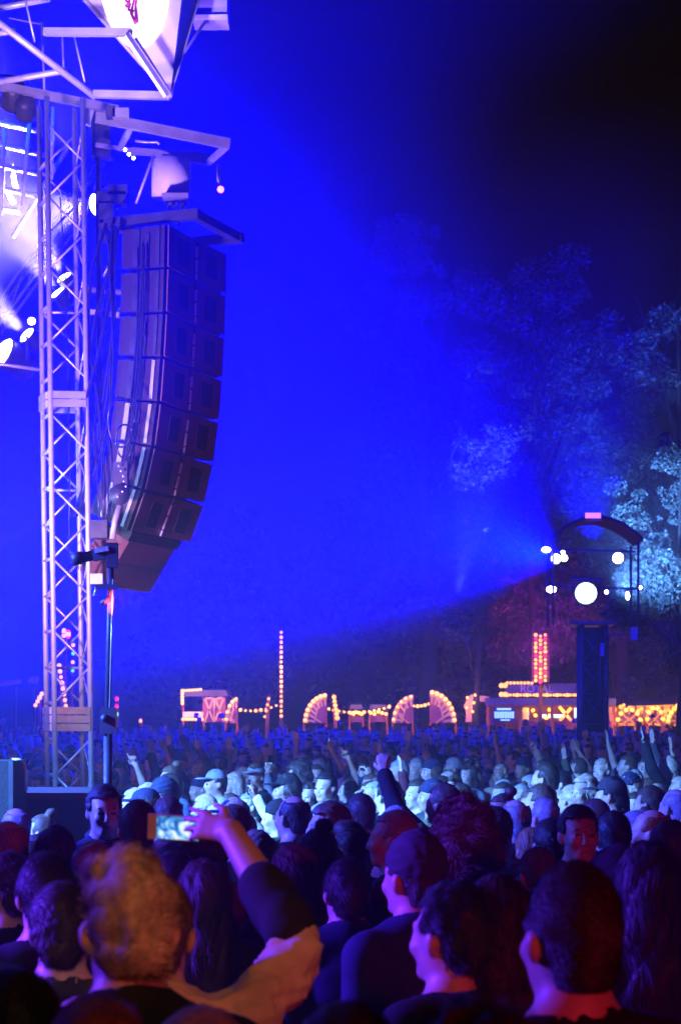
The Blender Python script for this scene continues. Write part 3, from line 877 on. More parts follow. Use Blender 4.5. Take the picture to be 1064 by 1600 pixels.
def make_top(h, arms={}, wide=1.0, fem=False, sleeve='long', collar='crew', seed=1, thick=0.014, wr_amp=0.004, sleeve_t=(1.0, 1.0), hem=0.86):
    lo, hi = body_bounds(arms)
    F = Field((lo[0] - .03, lo[1] - .03, hem - 0.06), (hi[0] + .03, hi[1] + .03, hi[2]), h, 1.28, max(h, 0.035))
    w = wide * (0.9 if fem else 1.0)
    t = thick
    F.ell((0, 0.012, 1.27), (0.160 * w + t, 0.115 * w + t, 0.20), 0.03)
    F.cone((-0.145 * w, 0.012, 1.395), (0.145 * w, 0.012, 1.395), 0.055 + t, 0.055 + t, 0.05)
    F.ell((0, 0.010, 1.06), (0.145 * w + t, 0.112 * w + t, 0.20), 0.06)
    F.ell((0, 0.015, 0.93), (0.165 * w + t, 0.125 * w + t, 0.14), 0.06)
    for s in (-1, 1):
        F.cone((0, 0.03, 1.490), (s * 0.14 * w, 0.015, 1.415), 0.046 + t, 0.045 + t, 0.05)
        a, sh, el, wr = arm_pts(arms, s)
        sh = (sh[0] * w, sh[1], sh[2])
        st = sleeve_t[0 if s > 0 else 1]
        if sleeve == 'long':
            F.cone(sh, el, 0.054 + t, 0.045 + t, 0.04)
            e2 = tuple(Vector(el).lerp(Vector(wr), 0.92 * st))
            F.cone(el, e2, 0.045 + t, 0.036 + t, 0.03)
        else:
            F.cone(sh, tuple(Vector(sh).lerp(Vector(el), 0.62)), 0.056 + t, 0.052 + t, 0.04)
    F.noise(wr_amp, 17, seed)
    F.noise(wr_amp * 0.5, 36, seed + 5)
    if wr_amp > 0.01:
        F.noise(0.006, 42, seed + 9)
        F.noise(0.004, 85, seed + 12)
    # neckline
    rr = {'crew': 0.078, 'collar': 0.062, 'hood': 0.088}[collar]
    if collar == 'collar':
        F.cone((0, 0.028, 1.44), (0, 0.022, 1.510), 0.076, 0.072, 0.02)
    if collar == 'hood':
        for i in range(9):
            a0, a1 = R(-20 + i * 27.5 - 27), R(-20 + (i + 1) * 27.5 - 27)
            q = lambda a_: (0.088 * math.cos(a_), 0.035 + 0.075 * math.sin(a_), 1.455 + 0.02 * math.sin(a_))
            F.cone(q(a0), q(a1), 0.028, 0.028, 0.02)
    F.cut(lambda X, Y, Z: np.minimum(rr - np.sqrt(X ** 2 + (Y - 0.012) ** 2), 0.02) - np.maximum(0, (1.455 if collar != 'collar' else 1.43) - Z) * 1.0 + 0 * Z)
    F.cut(lambda X, Y, Z: hem - Z + 0 * X + 0 * Y)
    F.cut(lambda X, Y, Z: Z - (1.492 if collar != 'collar' else 1.515) - 0.3 * np.clip(Y, -0.1, 0.1) - 10 * np.maximum(0, np.sqrt(X ** 2 + Y ** 2) - 0.13))
    # rolled neck edge
    if collar != 'hood':
        n_ = 18
        for lev in ((0.0,) if collar == 'crew' else (0.0, 0.022, 0.042)):
            q = lambda a_: ((rr + 0.006) * math.cos(a_), 0.014 + (rr + 0.006) * math.sin(a_), 1.458 + lev + 0.022 * math.sin(a_))
            for i in range(n_):
                F.cone(q(2 * math.pi * i / n_), q(2 * math.pi * (i + 1) / n_), max(0.013, h * 1.05), max(0.013, h * 1.05), 0.010)
    return F.nets()

def make_trousers(wide=1.0, fem=False):
    F = Field((-0.27, -0.18, 0.03), (0.27, 0.2, 1.05), 0.026)
    w = wide * (0.92 if fem else 1.0)
    F.ell((0, 0.015, 0.93), (0.168 * w, 0.125 * w, 0.13), 0.04)
    for s in (-1, 1):
        F.cone((s * 0.090, 0.01, 0.90), (s * 0.102, 0.0, 0.50), 0.094 * w, 0.068, 0.04)
        F.cone((s * 0.102, 0.0, 0.50), (s * 0.107, 0.03, 0.08), 0.068, 0.056, 0.03)
    F.noise(0.004, 22, 3)
    F.cut(lambda X, Y, Z: np.maximum(0.06 - Z, Z - 1.0) + 0 * X + 0 * Y)
    return F.nets()

def strands(V, Q, n, length, width, seed, flow=(0, 0.25, -1.0), lift=0.35, wild=0.35, zmin=-9):
    r = np.random.default_rng(seed)
    A = V[Q[:, 0]]; B = V[Q[:, 1]]; C = V[Q[:, 2]]; D = V[Q[:, 3]]
    nr = np.cross(C - A, D - B)
    ar = np.linalg.norm(nr, axis=1) + 1e-12
    nr = nr / ar[:, None]
    i = r.choice(len(Q), n, p=ar / ar.sum())
    u, v = r.random((n, 1)), r.random((n, 1))
    P = (A[i] * (1 - u) + B[i] * u) * (1 - v) + (D[i] * (1 - u) + C[i] * u) * v
    N = nr[i]
    fl = np.array(flow, float)
    # clumped direction field
    ph = np.stack([np.sin(P[:, 1] * 55 + P[:, 2] * 40 + seed), np.sin(P[:, 2] * 60 + P[:, 0] * 45 + 1.3 * seed), np.sin(P[:, 0] * 50 + P[:, 1] * 38 + .7 * seed)], 1)
    d = fl + wild * ph + 0.35 * wild * r.normal(size=(n, 3))
    d = d - N * (d * N).sum(1)[:, None]
    d /= np.linalg.norm(d, axis=1)[:, None] + 1e-9
    lf = lift * r.uniform(0.3, 1.3, n)[:, None]
    d0 = d + N * lf; d0 /= np.linalg.norm(d0, axis=1)[:, None]
    d1 = d + N * lf * 0.35 + np.array([0, 0, -0.25]); d1 /= np.linalg.norm(d1, axis=1)[:, None]
    L = (length * r.uniform(0.55, 1.25, n))[:, None]
    s = np.cross(d0, N); s /= np.linalg.norm(s, axis=1)[:, None] + 1e-9
    w = (width * r.uniform(0.6, 1.3, n))[:, None]
    p1 = P + d0 * L * 0.5
    p2 = p1 + d1 * L * 0.5
    VV = np.stack([P - s * w, P + s * w, p1 + s * w * .8, p1 - s * w * .8, p2 + s * w * .15, p2 - s * w * .15], 1).reshape(-1, 3)
    k = np.arange(n)[:, None] * 6
    FF = np.concatenate([k + np.array([[0, 1, 2, 3]]), k + np.array([[3, 2, 4, 5]])])
    return VV, FF

def make_hair(style, h=0.008, ns=2500, seed=1, sw=0.0011):
    """hair in head space (head upright, facing -y)"""
    F = Field((-0.17, -0.15, 1.18), (0.17, 0.24, 1.86), h)
    big = {'short': 0.013, 'tousled': 0.004, 'crop': 0.0085, 'curly': 0.030, 'long': 0.014, 'bun': 0.009, 'bob': 0.016, 'thin': 0.0085, 'side': 0.012}[style]
    F.ell((0, 0.020, 1.662), (0.076 + big, 0.098 + big, 0.095 + big * 1.2), 0.01)
    if style == 'tousled':
        F.ell((0.012, -0.01, 1.735), (0.060, 0.075, 0.040), 0.03)
    if style in ('short', 'crop', 'thin', 'side', 'tousled'):
        F.ell((0, 0.055, 1.60), (0.062, 0.060 + big, 0.085), 0.02)
    if style == 'long':
        F.ell((0, 0.050, 1.56), (0.094, 0.075, 0.18), 0.04)
        F.ell((0, 0.085, 1.40), (0.090, 0.045, 0.17), 0.05)
    if style == 'bob':
        F.ell((0, 0.040, 1.58), (0.098, 0.085, 0.12), 0.03)
    if style == 'curly':
        F.ell((0, 0.045, 1.56), (0.115, 0.095, 0.16), 0.05)
    if style == 'bun':
        F.ell((0, 0.045, 1.61), (0.074, 0.078, 0.09), 0.03)
        F.ell((0, 0.085, 1.775), (0.042, 0.042, 0.036), 0.012)
    amp = {'curly': 0.009, 'tousled': 0.004, 'bob': 0.004, 'long': 0.005}.get(style, 0.002)
    F.noise(amp, 70 if style != 'curly' else 60, seed)
    F.noise(amp * 0.5, 150, seed + 3)
    def face(X, Y, Z):
        line = {'thin': 1.735, 'crop': 1.712}.get(style, 1.705)
        f = np.minimum(np.minimum(-Y - 0.035 + (Z - 1.66) * 0.55 * (Z > 1.66), line - Z) + 0 * X, 0.09 - np.abs(X) + (0.2 if style not in ('long', 'curly', 'bob') else 0))
        return f
    F.cut(face)
    if style in ('short', 'crop', 'thin', 'side', 'tousled'):
        # clear the ears and the nape
        F.cut(lambda X, Y, Z: np.minimum(np.minimum(1.640 - Z, 0.047 - Y), 1.0) + 0 * X)
        F.cut(lambda X, Y, Z: 1.545 - Z + 0 * X + 0 * Y)
        if style == 'thin':
            F.cut(lambda X, Y, Z: 0.066 - np.sqrt(X ** 2 + (Y - 0.03) ** 2) - (1.72 - Z) * 4 * (Z < 1.72))
    V, Q = F.nets()
    mi = np.zeros(len(Q), np.int32)
    if ns:
        par = {'short': (0.022, .55, .5), 'crop': (0.008, .9, .6), 'thin': (0.010, .7, .5), 'tousled': (0.034, .22, .45), 'curly': (0.045, .7, 1.5), 'long': (0.07, .10, .25), 'bob': (0.05, .14, .3), 'bun': (0.03, .12, .3), 'side': (0.03, .4, .6)}[style]
        VV, FF = strands(V, Q, ns, par[0], sw, seed, {'bun': (0, .5, .6), 'tousled': (-0.55, 0.15, 0.45)}.get(style, (0, 0.35, -0.8)), par[1], par[2])
        Q = np.concatenate([Q, FF + len(V)])
        V = np.concatenate([V, VV])
    return V - np.array(HEADPIV), Q

def make_cap(kind):
    if kind == 'cap':
        F = Field((-0.13, -0.23, 1.60), (0.13, 0.16, 1.80), 0.009)
        F.ell((0, 0.018, 1.675), (0.088, 0.108, 0.098), 0.01)
        F.cut(lambda X, Y, Z: 1.672 - Z + 0 * X + 0 * Y)
        F.ell((0, -0.115, 1.682), (0.078, 0.085, 0.010), 0.008)
    elif kind == 'beanie':
        F = Field((-0.13, -0.14, 1.58), (0.13, 0.16, 1.82), 0.009)
        F.ell((0, 0.020, 1.672), (0.090, 0.110, 0.112), 0.01)
        F.noise(0.003, 120, 4)
        F.cut(lambda X, Y, Z: 1.655 - Z + 0 * X - 0.25 * Y)
    elif kind == 'hoodup':
        F = Field((-0.16, -0.16, 1.36), (0.16, 0.2, 1.84), 0.010)
        F.ell((0, 0.030, 1.655), (0.112, 0.120, 0.130), 0.01)
        F.ell((0, 0.055, 1.53), (0.12, 0.10, 0.13), 0.05)
        F.noise(0.005, 40, 6)
        F.cut(lambda X, Y, Z: np.minimum(-Y - 0.055, 1.0) + 0 * X + 0 * Z)
    V, Q = F.nets()
    return V - np.array(HEADPIV), Q

# people materials
SK = [mat('skin_pale', (0.52, 0.34, 0.26), 0.50, 0, 0.10, 14, 0.05, bscale=160), mat('skin_ruddy', (0.46, 0.27, 0.20), 0.50, 0, 0.12, 14, 0.05, bscale=160), mat('skin_tan', (0.36, 0.21, 0.14), 0.5, 0, 0.1, 14, 0.05, bscale=160)]
EYE = mat('eye_dark', (0.05, 0.045, 0.045), 0.25, 0, 0.2, 40)
BROW = mat('eyebrow_hair', (0.05, 0.03, 0.02), 0.7, 0, 0.2, 60)
LIP = mat('lip_skin', (0.36, 0.13, 0.12), 0.45, 0, 0.1, 30)
def hairmat(n, c, rough=0.58): return mat(n, c, rough, 0, 0.75, 170, spec=0.35)
HAIR = {'black': hairmat('hair_black', (0.012, 0.010, 0.010)), 'dark brown': hairmat('hair_dark_brown', (0.035, 0.020, 0.014)), 'brown': hairmat('hair_brown', (0.09, 0.050, 0.028)),
        'blond': mat('hair_blond', (0.42, 0.29, 0.21), .55, 0, .35, 55, spec=.35), 'grey': mat('hair_grey', (0.26, 0.25, 0.25), .5, 0, .35, 150), 'ginger': hairmat('hair_ginger', (0.26, 0.09, 0.035))}
def cloth(n, c): return mat(n, c, 0.85, 0, 0.25, 9, 0.12, bscale=220, spec=0.2)
CL = {'black': cloth('cloth_black', (0.012, 0.012, 0.014)), 'navy': cloth('cloth_navy', (0.018, 0.022, 0.055)), 'charcoal': cloth('cloth_charcoal', (0.04, 0.04, 0.045)),
      'beige': cloth('cloth_beige', (0.40, 0.31, 0.20)), 'white': cloth('cloth_white', (0.68, 0.68, 0.70)), 'grey': cloth('cloth_grey', (0.24, 0.24, 0.26)),
      'maroon': cloth('cloth_maroon', (0.11, 0.02, 0.03)), 'denim': cloth('cloth_denim', (0.07, 0.10, 0.18)), 'green': cloth('cloth_olive', (0.07, 0.08, 0.04)), 'yellow': mat('cloth_hi_vis_yellow', (0.50, 0.62, 0.03), 0.6, 0, 0.1, 9, 0.2)}
TRS = [CL['denim'], CL['charcoal'], CL['black']]
cache = {}
def cached(key, fn):
    if key not in cache: cache[key] = fn()
    return cache[key]

def setm(o, ms):
    for i, m in enumerate(ms):
        o.material_slots[i].link = 'OBJECT'
        o.material_slots[i].material = m

def person(loc, rot, label, group=None, pose='down', hair=('short', 'dark brown'), top='black', skin=0, scale=1.0, h=0.016, collar='crew', sleeve='long', wide=1.0, fem=False,
           yaw=0, pitch=0, roll=0, arms=None, capk=None, capc='black', ns=500, sw=0.0022, hh=0.013, seed=1, wr=0.004, sleeve_t=(1, 1), th=0.014, ct=None):
    arms = arms if arms is not None else POSES[pose]
    key = (pose if arms is POSES.get(pose) else id(arms), h, yaw, pitch, roll, wide, fem)
    def bm():
        V, Q, mi = make_body(h, arms, yaw, pitch, roll, wide, fem)
        me = fast_mesh('person_body', V, Q, True, mi)
        for m in (SK[0], EYE, BROW, LIP, TRS[2]): me.materials.append(m)
        return me
    b = bpy.data.objects.new('person', cached(('b',) + key, bm))
    col.objects.link(b)
    b.location = loc
    b.rotation_euler = (0, 0, rot)
    b.scale = (scale,) * 3
    setm(b, (SK[skin], EYE, BROW, LIP, TRS[2]))
    def tm():
        V, Q = make_top(ct or h * 1.15, arms, wide, fem, sleeve, collar, seed % 5, th, wr, sleeve_t)
        me = fast_mesh('top', V, Q); me.materials.append(CL['black']); return me
    b.location.z += gz(b.location.y)
    t = bpy.data.objects.new({'hood': 'hoodie', 'collar': 'jacket'}.get(collar, 'shirt'), cached(('t',) + key + (sleeve, collar, seed % 5 if ns > 1500 else 0, wr, th, sleeve_t), tm))
    col.objects.link(t); t.parent = b; setm(t, (CL[top],))
    def rm():
        V, Q = make_trousers(wide, fem)
        me = fast_mesh('trousers', V, Q); me.materials.append(TRS[0]); return me
    q = bpy.data.objects.new('trousers', cached(('r', wide, fem), rm))
    col.objects.link(q); q.parent = b; setm(q, (TRS[seed % 3],))
    M4 = Matrix.Translation(HEADPIV) @ head_matrix(yaw, pitch, roll).to_4x4()
    if hair:
        sd_ = seed if ns > 1500 else seed % 2
        def hm2():
            V, Q = make_hair(hair[0], hh, ns, sd_, sw)
            me = fast_mesh('hair', V, Q); me.materials.append(HAIR['black']); return me
        a = bpy.data.objects.new('hair', cached(('h', hair[0], hh, ns, sd_, sw), hm2))
        col.objects.link(a); a.parent = b; a.matrix_local = M4; setm(a, (HAIR[hair[1]],))
    if capk:
        def cm2():
            V, Q = make_cap(capk)
            me = fast_mesh(capk, V, Q); me.materials.append(CL['black']); return me
        a = bpy.data.objects.new({'cap': 'cap', 'beanie': 'beanie', 'hoodup': 'raised_hood'}[capk], cached(('c', capk), cm2))
        col.objects.link(a); a.parent = b; a.matrix_local = M4; setm(a, (CL[capc],))
    tag(b, label, 'person', group)
    return b

UPH = ((0.1, -0.1, 1.0), (0, -1, 0.1), 0.12)
POSES = {
    'down': {},
    'arm_up': {'L': dict(sh=(0.18, 0.0, 1.42), el=(0.27, -0.10, 1.64), wr=(0.22, -0.18, 1.89), hand=UPH)},
    'arm_up_r': {'R': dict(sh=(0.18, 0.0, 1.42), el=(0.27, -0.10, 1.64), wr=(0.22, -0.18, 1.89), hand=UPH)},
    'point_up': {'R': dict(sh=(0.18, 0.0, 1.42), el=(0.29, -0.12, 1.62), wr=(0.32, -0.22, 1.86), hand=((0.25, -0.3, 1.0), (-0.6, -1, 0.1), (0.05, 1.3, 1.4, 1.4)))},
    'both_up': {'L': dict(sh=(0.18, 0.0, 1.42), el=(0.24, -0.12, 1.63), wr=(0.10, -0.22, 1.85), hand=((-0.35, -0.1, 1.0), (-1, -0.3, 0.1), 0.15)),
                'R': dict(sh=(0.18, 0.0, 1.42), el=(0.24, -0.12, 1.63), wr=(0.10, -0.22, 1.85), hand=((-0.35, -0.1, 1.0), (-1, -0.3, 0.1), 0.15))},
    'phone_both': {'L': dict(el=(0.25, -0.22, 1.36), wr=(0.085, -0.36, 1.60), hand=((-0.25, -0.1, 1.0), (-1, -0.25, 0.2), 0.75)),
                   'R': dict(el=(0.25, -0.22, 1.36), wr=(0.085, -0.36, 1.60), hand=((-0.25, -0.1, 1.0), (-1, -0.25, 0.2), 0.75))},
    'phone_high': {'L': dict(sh=(0.18, 0.0, 1.42), el=(0.27, -0.16, 1.60), wr=(0.20, -0.30, 1.83), hand=((-0.1, -0.15, 1.0), (-1, -0.6, 0.1), 0.8))},
}
PHONE_AT = {'phone_both': (0.0, -0.40, 1.705), 'phone_high': (0.145, -0.355, 1.925)}

def smartphone(mtx, label, group=None, w=0.145, hgt=0.072, screen='phone_screen', back='black', sw_=0.92, sx=0.0):
    root = bpy.data.objects.new('smartphone', None)
    root.empty_display_size = 0.05
    col.objects.link(root)
    root.matrix_world = mtx
    tag(root, label, 'smartphone', group)
    def cm():
        m_ = MB(); m_.box((0, 0, 0), (w, 0.009, hgt)); me = bpy.data.meshes.new('phone_case'); me.from_pydata(m_.v, [], m_.f); me.materials.append(CL['black']); return me
    def sm():
        m_ = MB(); m_.box((sx, 0.0056, 0), (w * sw_, 0.002, hgt * 0.90)); me = bpy.data.meshes.new('phone_screen'); me.from_pydata(m_.v, [], m_.f); me.materials.append(M['phone_screen']); return me
    a = bpy.data.objects.new('case', cached(('pc', w, hgt), cm)); col.objects.link(a); a.parent = root; setm(a, (CL[back],))
    b = bpy.data.objects.new('screen', cached(('ps', w, hgt), sm)); col.objects.link(b); b.parent = root; setm(b, (M[screen],))
    return root

def screen_mat(name, strength):
    m = bpy.data.materials.new(name); m.use_nodes = True
    n = m.node_tree; b = n.nodes['Principled BSDF']
    tc = n.nodes.new('ShaderNodeTexCoord'); nz = n.nodes.new('ShaderNodeTexNoise')
    nz.inputs['Scale'].default_value = 26; nz.inputs['Detail'].default_value = 3; nz.inputs['Distortion'].default_value = 1.5
    rp = n.nodes.new('ShaderNodeValToRGB')
    rp.color_ramp.elements[0].position = 0.36; rp.color_ramp.elements[0].color = (0.01, 0.03, 0.25, 1)
    rp.color_ramp.elements[1].position = 0.62; rp.color_ramp.elements[1].color = (0.80, 0.95, 1, 1)
    e = rp.color_ramp.elements.new(0.5); e.color = (0.05, 0.35, 0.9, 1)
    n.links.new(tc.outputs['Object'], nz.inputs[0]); n.links.new(nz.outputs['Fac'], rp.inputs[0])
    n.links.new(rp.outputs[0], b.inputs['Emission Color'])
    b.inputs['Base Color'].default_value = (0.02, 0.02, 0.03, 1); b.inputs['Emission Strength'].default_value = strength
    m.cycles.emission_sampling = 'NONE'
    return m
M['phone_screen'] = screen_mat('phone_screen_picture', 1.1)
# ------------------------------------------------------------------ the crowd, nearest people first
STAGE = Vector((-7.0, 14.5))
placed = []
def facing(X, Y, jit=0):
    dx, dy = STAGE.x - X, STAGE.y - Y
    return math.atan2(dx, -dy) + R(jit)
def solve(ytop, hpx):
    """height scale and depth of a person whose head top and head size the photograph gives"""
    best = None
    for i in range(1200):
        Y = 2.2 + i * 0.025
        s = (2 - (ytop - HZ) / FPX * Y - gz(Y)) / 1.775
        e = abs(math.log(max(s, .1) * 720 / Y / hpx)) + 8 * max(0, .90 - s, s - 1.05)
        if best is None or e < best[0]: best = (e, s, Y)
    return best[1], best[2]
def fg(x, ytop, hpx, turn, label, group='people close to the camera', **k):
    """turn: degrees the person is turned left from looking straight away from the camera"""
    s, Y = solve(ytop, hpx)
    X = (x - CX) / FPX * Y
    placed.append((X, Y))
    big = hpx > 95
    d = dict(h=0.0100 if big else 0.0135, hh=0.008 if big else 0.011, ns=5500 if big else 1600, sw=0.0009 if big else 0.0013, ct=0.013 if big else 0.018, seed=len(placed) * 3 + 1)
    d.update(k)
    return person((X, Y, 0), R(180 + turn), label, group, scale=s, **d)

fg(203, 1330, 204, 12, 'large head with tousled blond hair and black collar at lower left', hair=('tousled', 'blond'), collar='collar', top='black', skin=1, ns=13000, sw=0.0012, hh=0.0065, pitch=6, wide=1.05)
fg(888, 1340, 208, 26, 'large cropped dark head with red lit neck at lower right', hair=('crop', 'dark brown'), collar='crew', top='black', skin=1, ns=12000, wide=1.08, yaw=-6)
fg(72, 1328, 122, 15, 'dark haired man in black, farther left than the tousled blond head', hair=('short', 'black'), top='black', ns=6000)
fg(98, 1374, 132, 5, 'smooth dark head directly left of the tousled blond head', hair=('short', 'dark brown'), top='charcoal', ns=6000)
fg(8, 1275, 80, 60, 'grey haired man in left profile at the left edge', hair=('thin', 'grey'), top='maroon', skin=1)
fg(2, 1328, 104, 70, 'person with glowing blue lit face edge at the far left edge', hair=('short', 'dark brown'), top='black')
fg(56, 1296, 72, 35, 'balding reddish head between grey haired man and long dark hair', hair=('thin', 'ginger'), top='black', skin=1)
fg(86, 1288, 78, 20, 'person with long black hair below the riser', hair=('long', 'black'), top='black', fem=True)
fg(146, 1312, 86, 10, 'grey bobbed head just above the tousled blond head', hair=('bob', 'grey'), top='charcoal', fem=True)
fg(216, 1248, 82, 8, 'broad man in black jacket with dark crop left of the raised phone', hair=('short', 'dark brown'), top='black', collar='collar', wide=1.15, skin=1)
fg(262, 1243, 60, 15, 'person with smooth maroon lit hair right above the raised phone', hair=('bob', 'brown'), top='maroon')
fg(164, 1224, 76, 195, 'steward facing us beside the thin pole', hair=('short', 'dark brown'), top='navy', collar='collar', skin=1)
fg(150, 1290, 50, 40, 'low steward in hi-vis yellow top right of the riser', hair=('short', 'black'), top='yellow', collar='hood')
fg(182, 1288, 54, 20, 'small fuzzy grey head at the foot of the thin pole', hair=('short', 'grey'), top='charcoal')
fg(272, 1326, 92, 20, 'dark head half hidden under the raised phone', hair=('short', 'black'), top='black')
fg(318, 1340, 104, 12, 'woman with long dark hair under the raised forearm', hair=('long', 'dark brown'), top='black', fem=True)
fg(400, 1296, 74, 25, 'woman with straight blond hair right of the raised hand', hair=('long', 'blond'), top='charcoal', fem=True)
fg(457, 1316, 92, 20, 'woman with long light brown hair in front of the bun', hair=('long', 'brown'), top='black', fem=True)
fg(497, 1290, 82, 18, 'woman with hair tied up in a bun', hair=('bun', 'brown'), top='grey', fem=True)
fg(456, 1238, 66, 45, 'bald red lit head above the long light brown hair', hair=('thin', 'dark brown'), top='black', skin=1)
fg(540, 1338, 96, 15, 'short haired person in navy jacket left of the red lit neck', hair=('short', 'black'), top='navy', collar='collar', wide=1.15)
fg(612, 1262, 84, 78, 'grey man in sharp left profile', hair=('crop', 'grey'), top='navy', skin=1)
fg(645, 1300, 120, 36, 'man with dark cap, red lit neck and navy jacket', hair=('crop', 'dark brown'), top='navy', collar='collar', skin=1, wide=1.12, capk='beanie', capc='charcoal', ns=5000)
fg(722, 1252, 108, 25, 'person with big curly dark red hair right of the cap', hair=('curly', 'brown'), top='black', fem=True, ns=8000, sw=0.0010)
fg(702, 1372, 150, 42, 'person in black hood with magenta lit left profile', hair=('short', 'black'), top='black', collar='hood', skin=1, ns=4000)
fg(776, 1364, 150, 10, 'smooth dark brown hair left of the large cropped head', hair=('bob', 'dark brown'), top='charcoal', ns=8000)
fg(860, 1276, 76, 10, 'round dark head just left of the man facing us', hair=('short', 'dark brown'), top='charcoal')
fg(905, 1255, 84, 188, 'dark haired man facing the camera at the right', hair=('short', 'black'), top='black', collar='collar', skin=1, h=0.0075, pitch=-3)
fg(956, 1265, 76, 8, 'dark haired man with pale scarf collar right of the man facing us', hair=('short', 'black'), top='grey', collar='hood')
fg(1013, 1259, 72, 75, 'reddish balding man in left profile near the right edge', hair=('thin', 'ginger'), top='black', skin=1)
fg(1044, 1280, 84, 10, 'dark brown head at the right edge below the balding profile', hair=('bob', 'dark brown'), top='black')
fg(1010, 1312, 128, 5, 'person with long black hair in the dark at the right edge', hair=('long', 'black'), top='black', fem=True, ns=6000)
fg(958, 1322, 100, 30, 'person in black with raised hood behind the large cropped head', hair=('short', 'black'), top='black', collar='hood', capk='hoodup', capc='black')
fg(838, 1322, 78, 20, 'person in purple lit cap above the large cropped head', hair=('short', 'brown'), top='black', capk='cap', capc='maroon', skin=1)
fg(918, 1326, 74, 15, 'blond streaked head peeping over the large cropped head', hair=('bob', 'blond'), top='charcoal', fem=True)
fg(802, 1244, 66, 30, 'bald rosy head left of the round dark head', hair=('thin', 'grey'), top='black', skin=0)
fg(848, 1244, 58, 35, 'pale shaven head behind the round dark head', hair=('crop', 'grey'), top='black', skin=0)
fg(828, 1292, 62, 20, 'person with shiny auburn bob below the bald rosy head', hair=('bob', 'ginger'), top='black', fem=True)
fg(952, 1212, 52, 70, 'man in dark flat cap in left profile, right of centre', hair=('short', 'black'), top='black', capk='cap', capc='charcoal', skin=1)
fg(850, 1190, 52, 62, 'tall man with dark hair in left profile above the crowd', hair=('short', 'dark brown'), top='grey', collar='collar', skin=1)
fg(1012, 1226, 52, 60, 'short haired man in left profile under the right edge trees', hair=('short', 'brown'), top='charcoal', skin=1)
fg(1052, 1228, 56, 40, 'grey balding head at the right edge above the profile', hair=('thin', 'grey'), top='black')
fg(770, 1258, 70, 30, 'dim head with blue lit scarf right of the curly hair', hair=('short', 'dark brown'), top='denim', collar='hood')
fg(560, 1238, 58, 40, 'dark haired head in the middle above the navy jacket', hair=('short', 'dark brown'), top='black')
fg(690, 1222, 60, 55, 'man in black jacket with a long arm stretched to the left', hair=('short', 'brown'), top='black', collar='collar', pose='phone_high', skin=1)
fg(605, 1215, 50, 40, 'dark haired man looking left, in the brightest part of the crowd', hair=('short', 'black'), top='black')
# heads cut by the lower edge of the picture
fg(152, 1553, 232, 10, 'fuzzy reddish hair cut off by the lower edge at left', hair=('short', 'ginger'), top='black', ns=7000)
fg(312, 1560, 226, 8, 'purple lit fair head cut off by the lower edge', hair=('crop', 'blond'), top='charcoal', ns=7000)
fg(540, 1562, 230, 12, 'dark hair with blue lit rim cut off by the lower edge in the middle', hair=('short', 'dark brown'), top='black', ns=7000)
fg(742, 1586, 240, 10, 'dark curly hair just showing at the lower edge', hair=('curly', 'dark brown'), top='black', ns=8000)
fg(8, 1505, 190, 35, 'person in black whose shoulder fills the lower left corner', hair=('short', 'black'), top='black', collar='hood', ns=6000)

# person with the beige jacket holding the phone up
hero_arm = {'R': dict(t=1.25, sh=(0.20, -0.01, 1.43), el=(0.325, -0.08, 1.600), wr=(0.155, -0.33, 1.845), hand=((-1.0, -0.55, 0.22), (-0.1, -1.0, -0.3), (0.22, 0.30, 0.40, 0.55)))}
HS, HY = 0.94, 4.15
HX = (243 - CX) / FPX * HY
placed.append((HX, HY))
hero = person((HX, HY, 0), R(180), 'person in beige jacket holding up a phone, arm bent at the elbow', 'people close to the camera', arms=hero_arm, hair=('short', 'brown'), top='beige', skin=2,
              scale=HS, h=0.0085, ct=0.010, collar='collar', ns=3000, sw=0.0009, hh=0.008, seed=7, wr=0.014, sleeve_t=(1.0, 0.16), th=0.020, wide=1.05)
def hero_cuff():
    a, sh, el, wr_ = arm_pts(hero_arm, -1)
    F = Field((-0.6, -0.5, 1.3), (0.1, 0.1, 2.0), 0.009)
    e, w_ = Vector(el), Vector(wr_)
    F.cone(tuple(e.lerp(w_, 0.08)), tuple(e.lerp(w_, 0.50)), 0.068, 0.061, 0.02)
    F.noise(0.003, 24, 3)
    V, Q = F.nets()
    c = link_mesh('sleeve_cuff', fast_mesh('sleeve_cuff', V, Q), CL['black'], hero)
    c['label'] = 'black knitted cuff below the beige sleeve'
hero_cuff()
def local_to_world(p): return Vector((HX - p[0] * HS, HY - p[1] * HS, p[2] * HS))
PHP = px(272, 1293, 4.72)
smartphone(Matrix.Translation(PHP) @ Euler((R(-8), R(-3), R(176)), 'XYZ').to_matrix().to_4x4(), 'orange cased smartphone held up high showing a blue stage picture', None, 0.128, 0.062, 'phone_screen', 'beige', 0.80, -0.010)

# ------------------------------------------------------------------ middle crowd
LM = [(0, 'left edge'), (100, 'truss tower'), (172, 'thin pole'), (240, 'loudspeaker array'), (318, 'leftmost stall'), (395, 'dark gap'), (439, 'tall bulb mast'), (493, 'quarter wheel arch'), (560, 'tiny bulb stall'), (628, 'dim wheel arch'), (692, 'brightest wheel arch'),
      (745, 'carved figure board'), (790, 'menu board'), (846, 'red bulb column'), (922, 'light tower'), (982, 'low lit arch'), (1040, 'right hand arches')]
def landmark(x): return min(LM, key=lambda l: abs(l[0] - x))[1]
HD = {'short': '%s short-haired', 'crop': '%s close-cropped', 'long': '%s long-haired', 'bob': '%s bob-haired', 'bun': '%s bun-wearing', 'thin': '%s thin-haired', 'curly': '%s curly-haired', 'tousled': '%s tousled'}
PD = {'down': '', 'arm_up': ', left arm raised', 'arm_up_r': ', right arm raised', 'point_up': ', pointing upwards', 'both_up': ', both arms up', 'phone_both': ', holding a phone', 'phone_high': ', phone held high'}
crowd = []
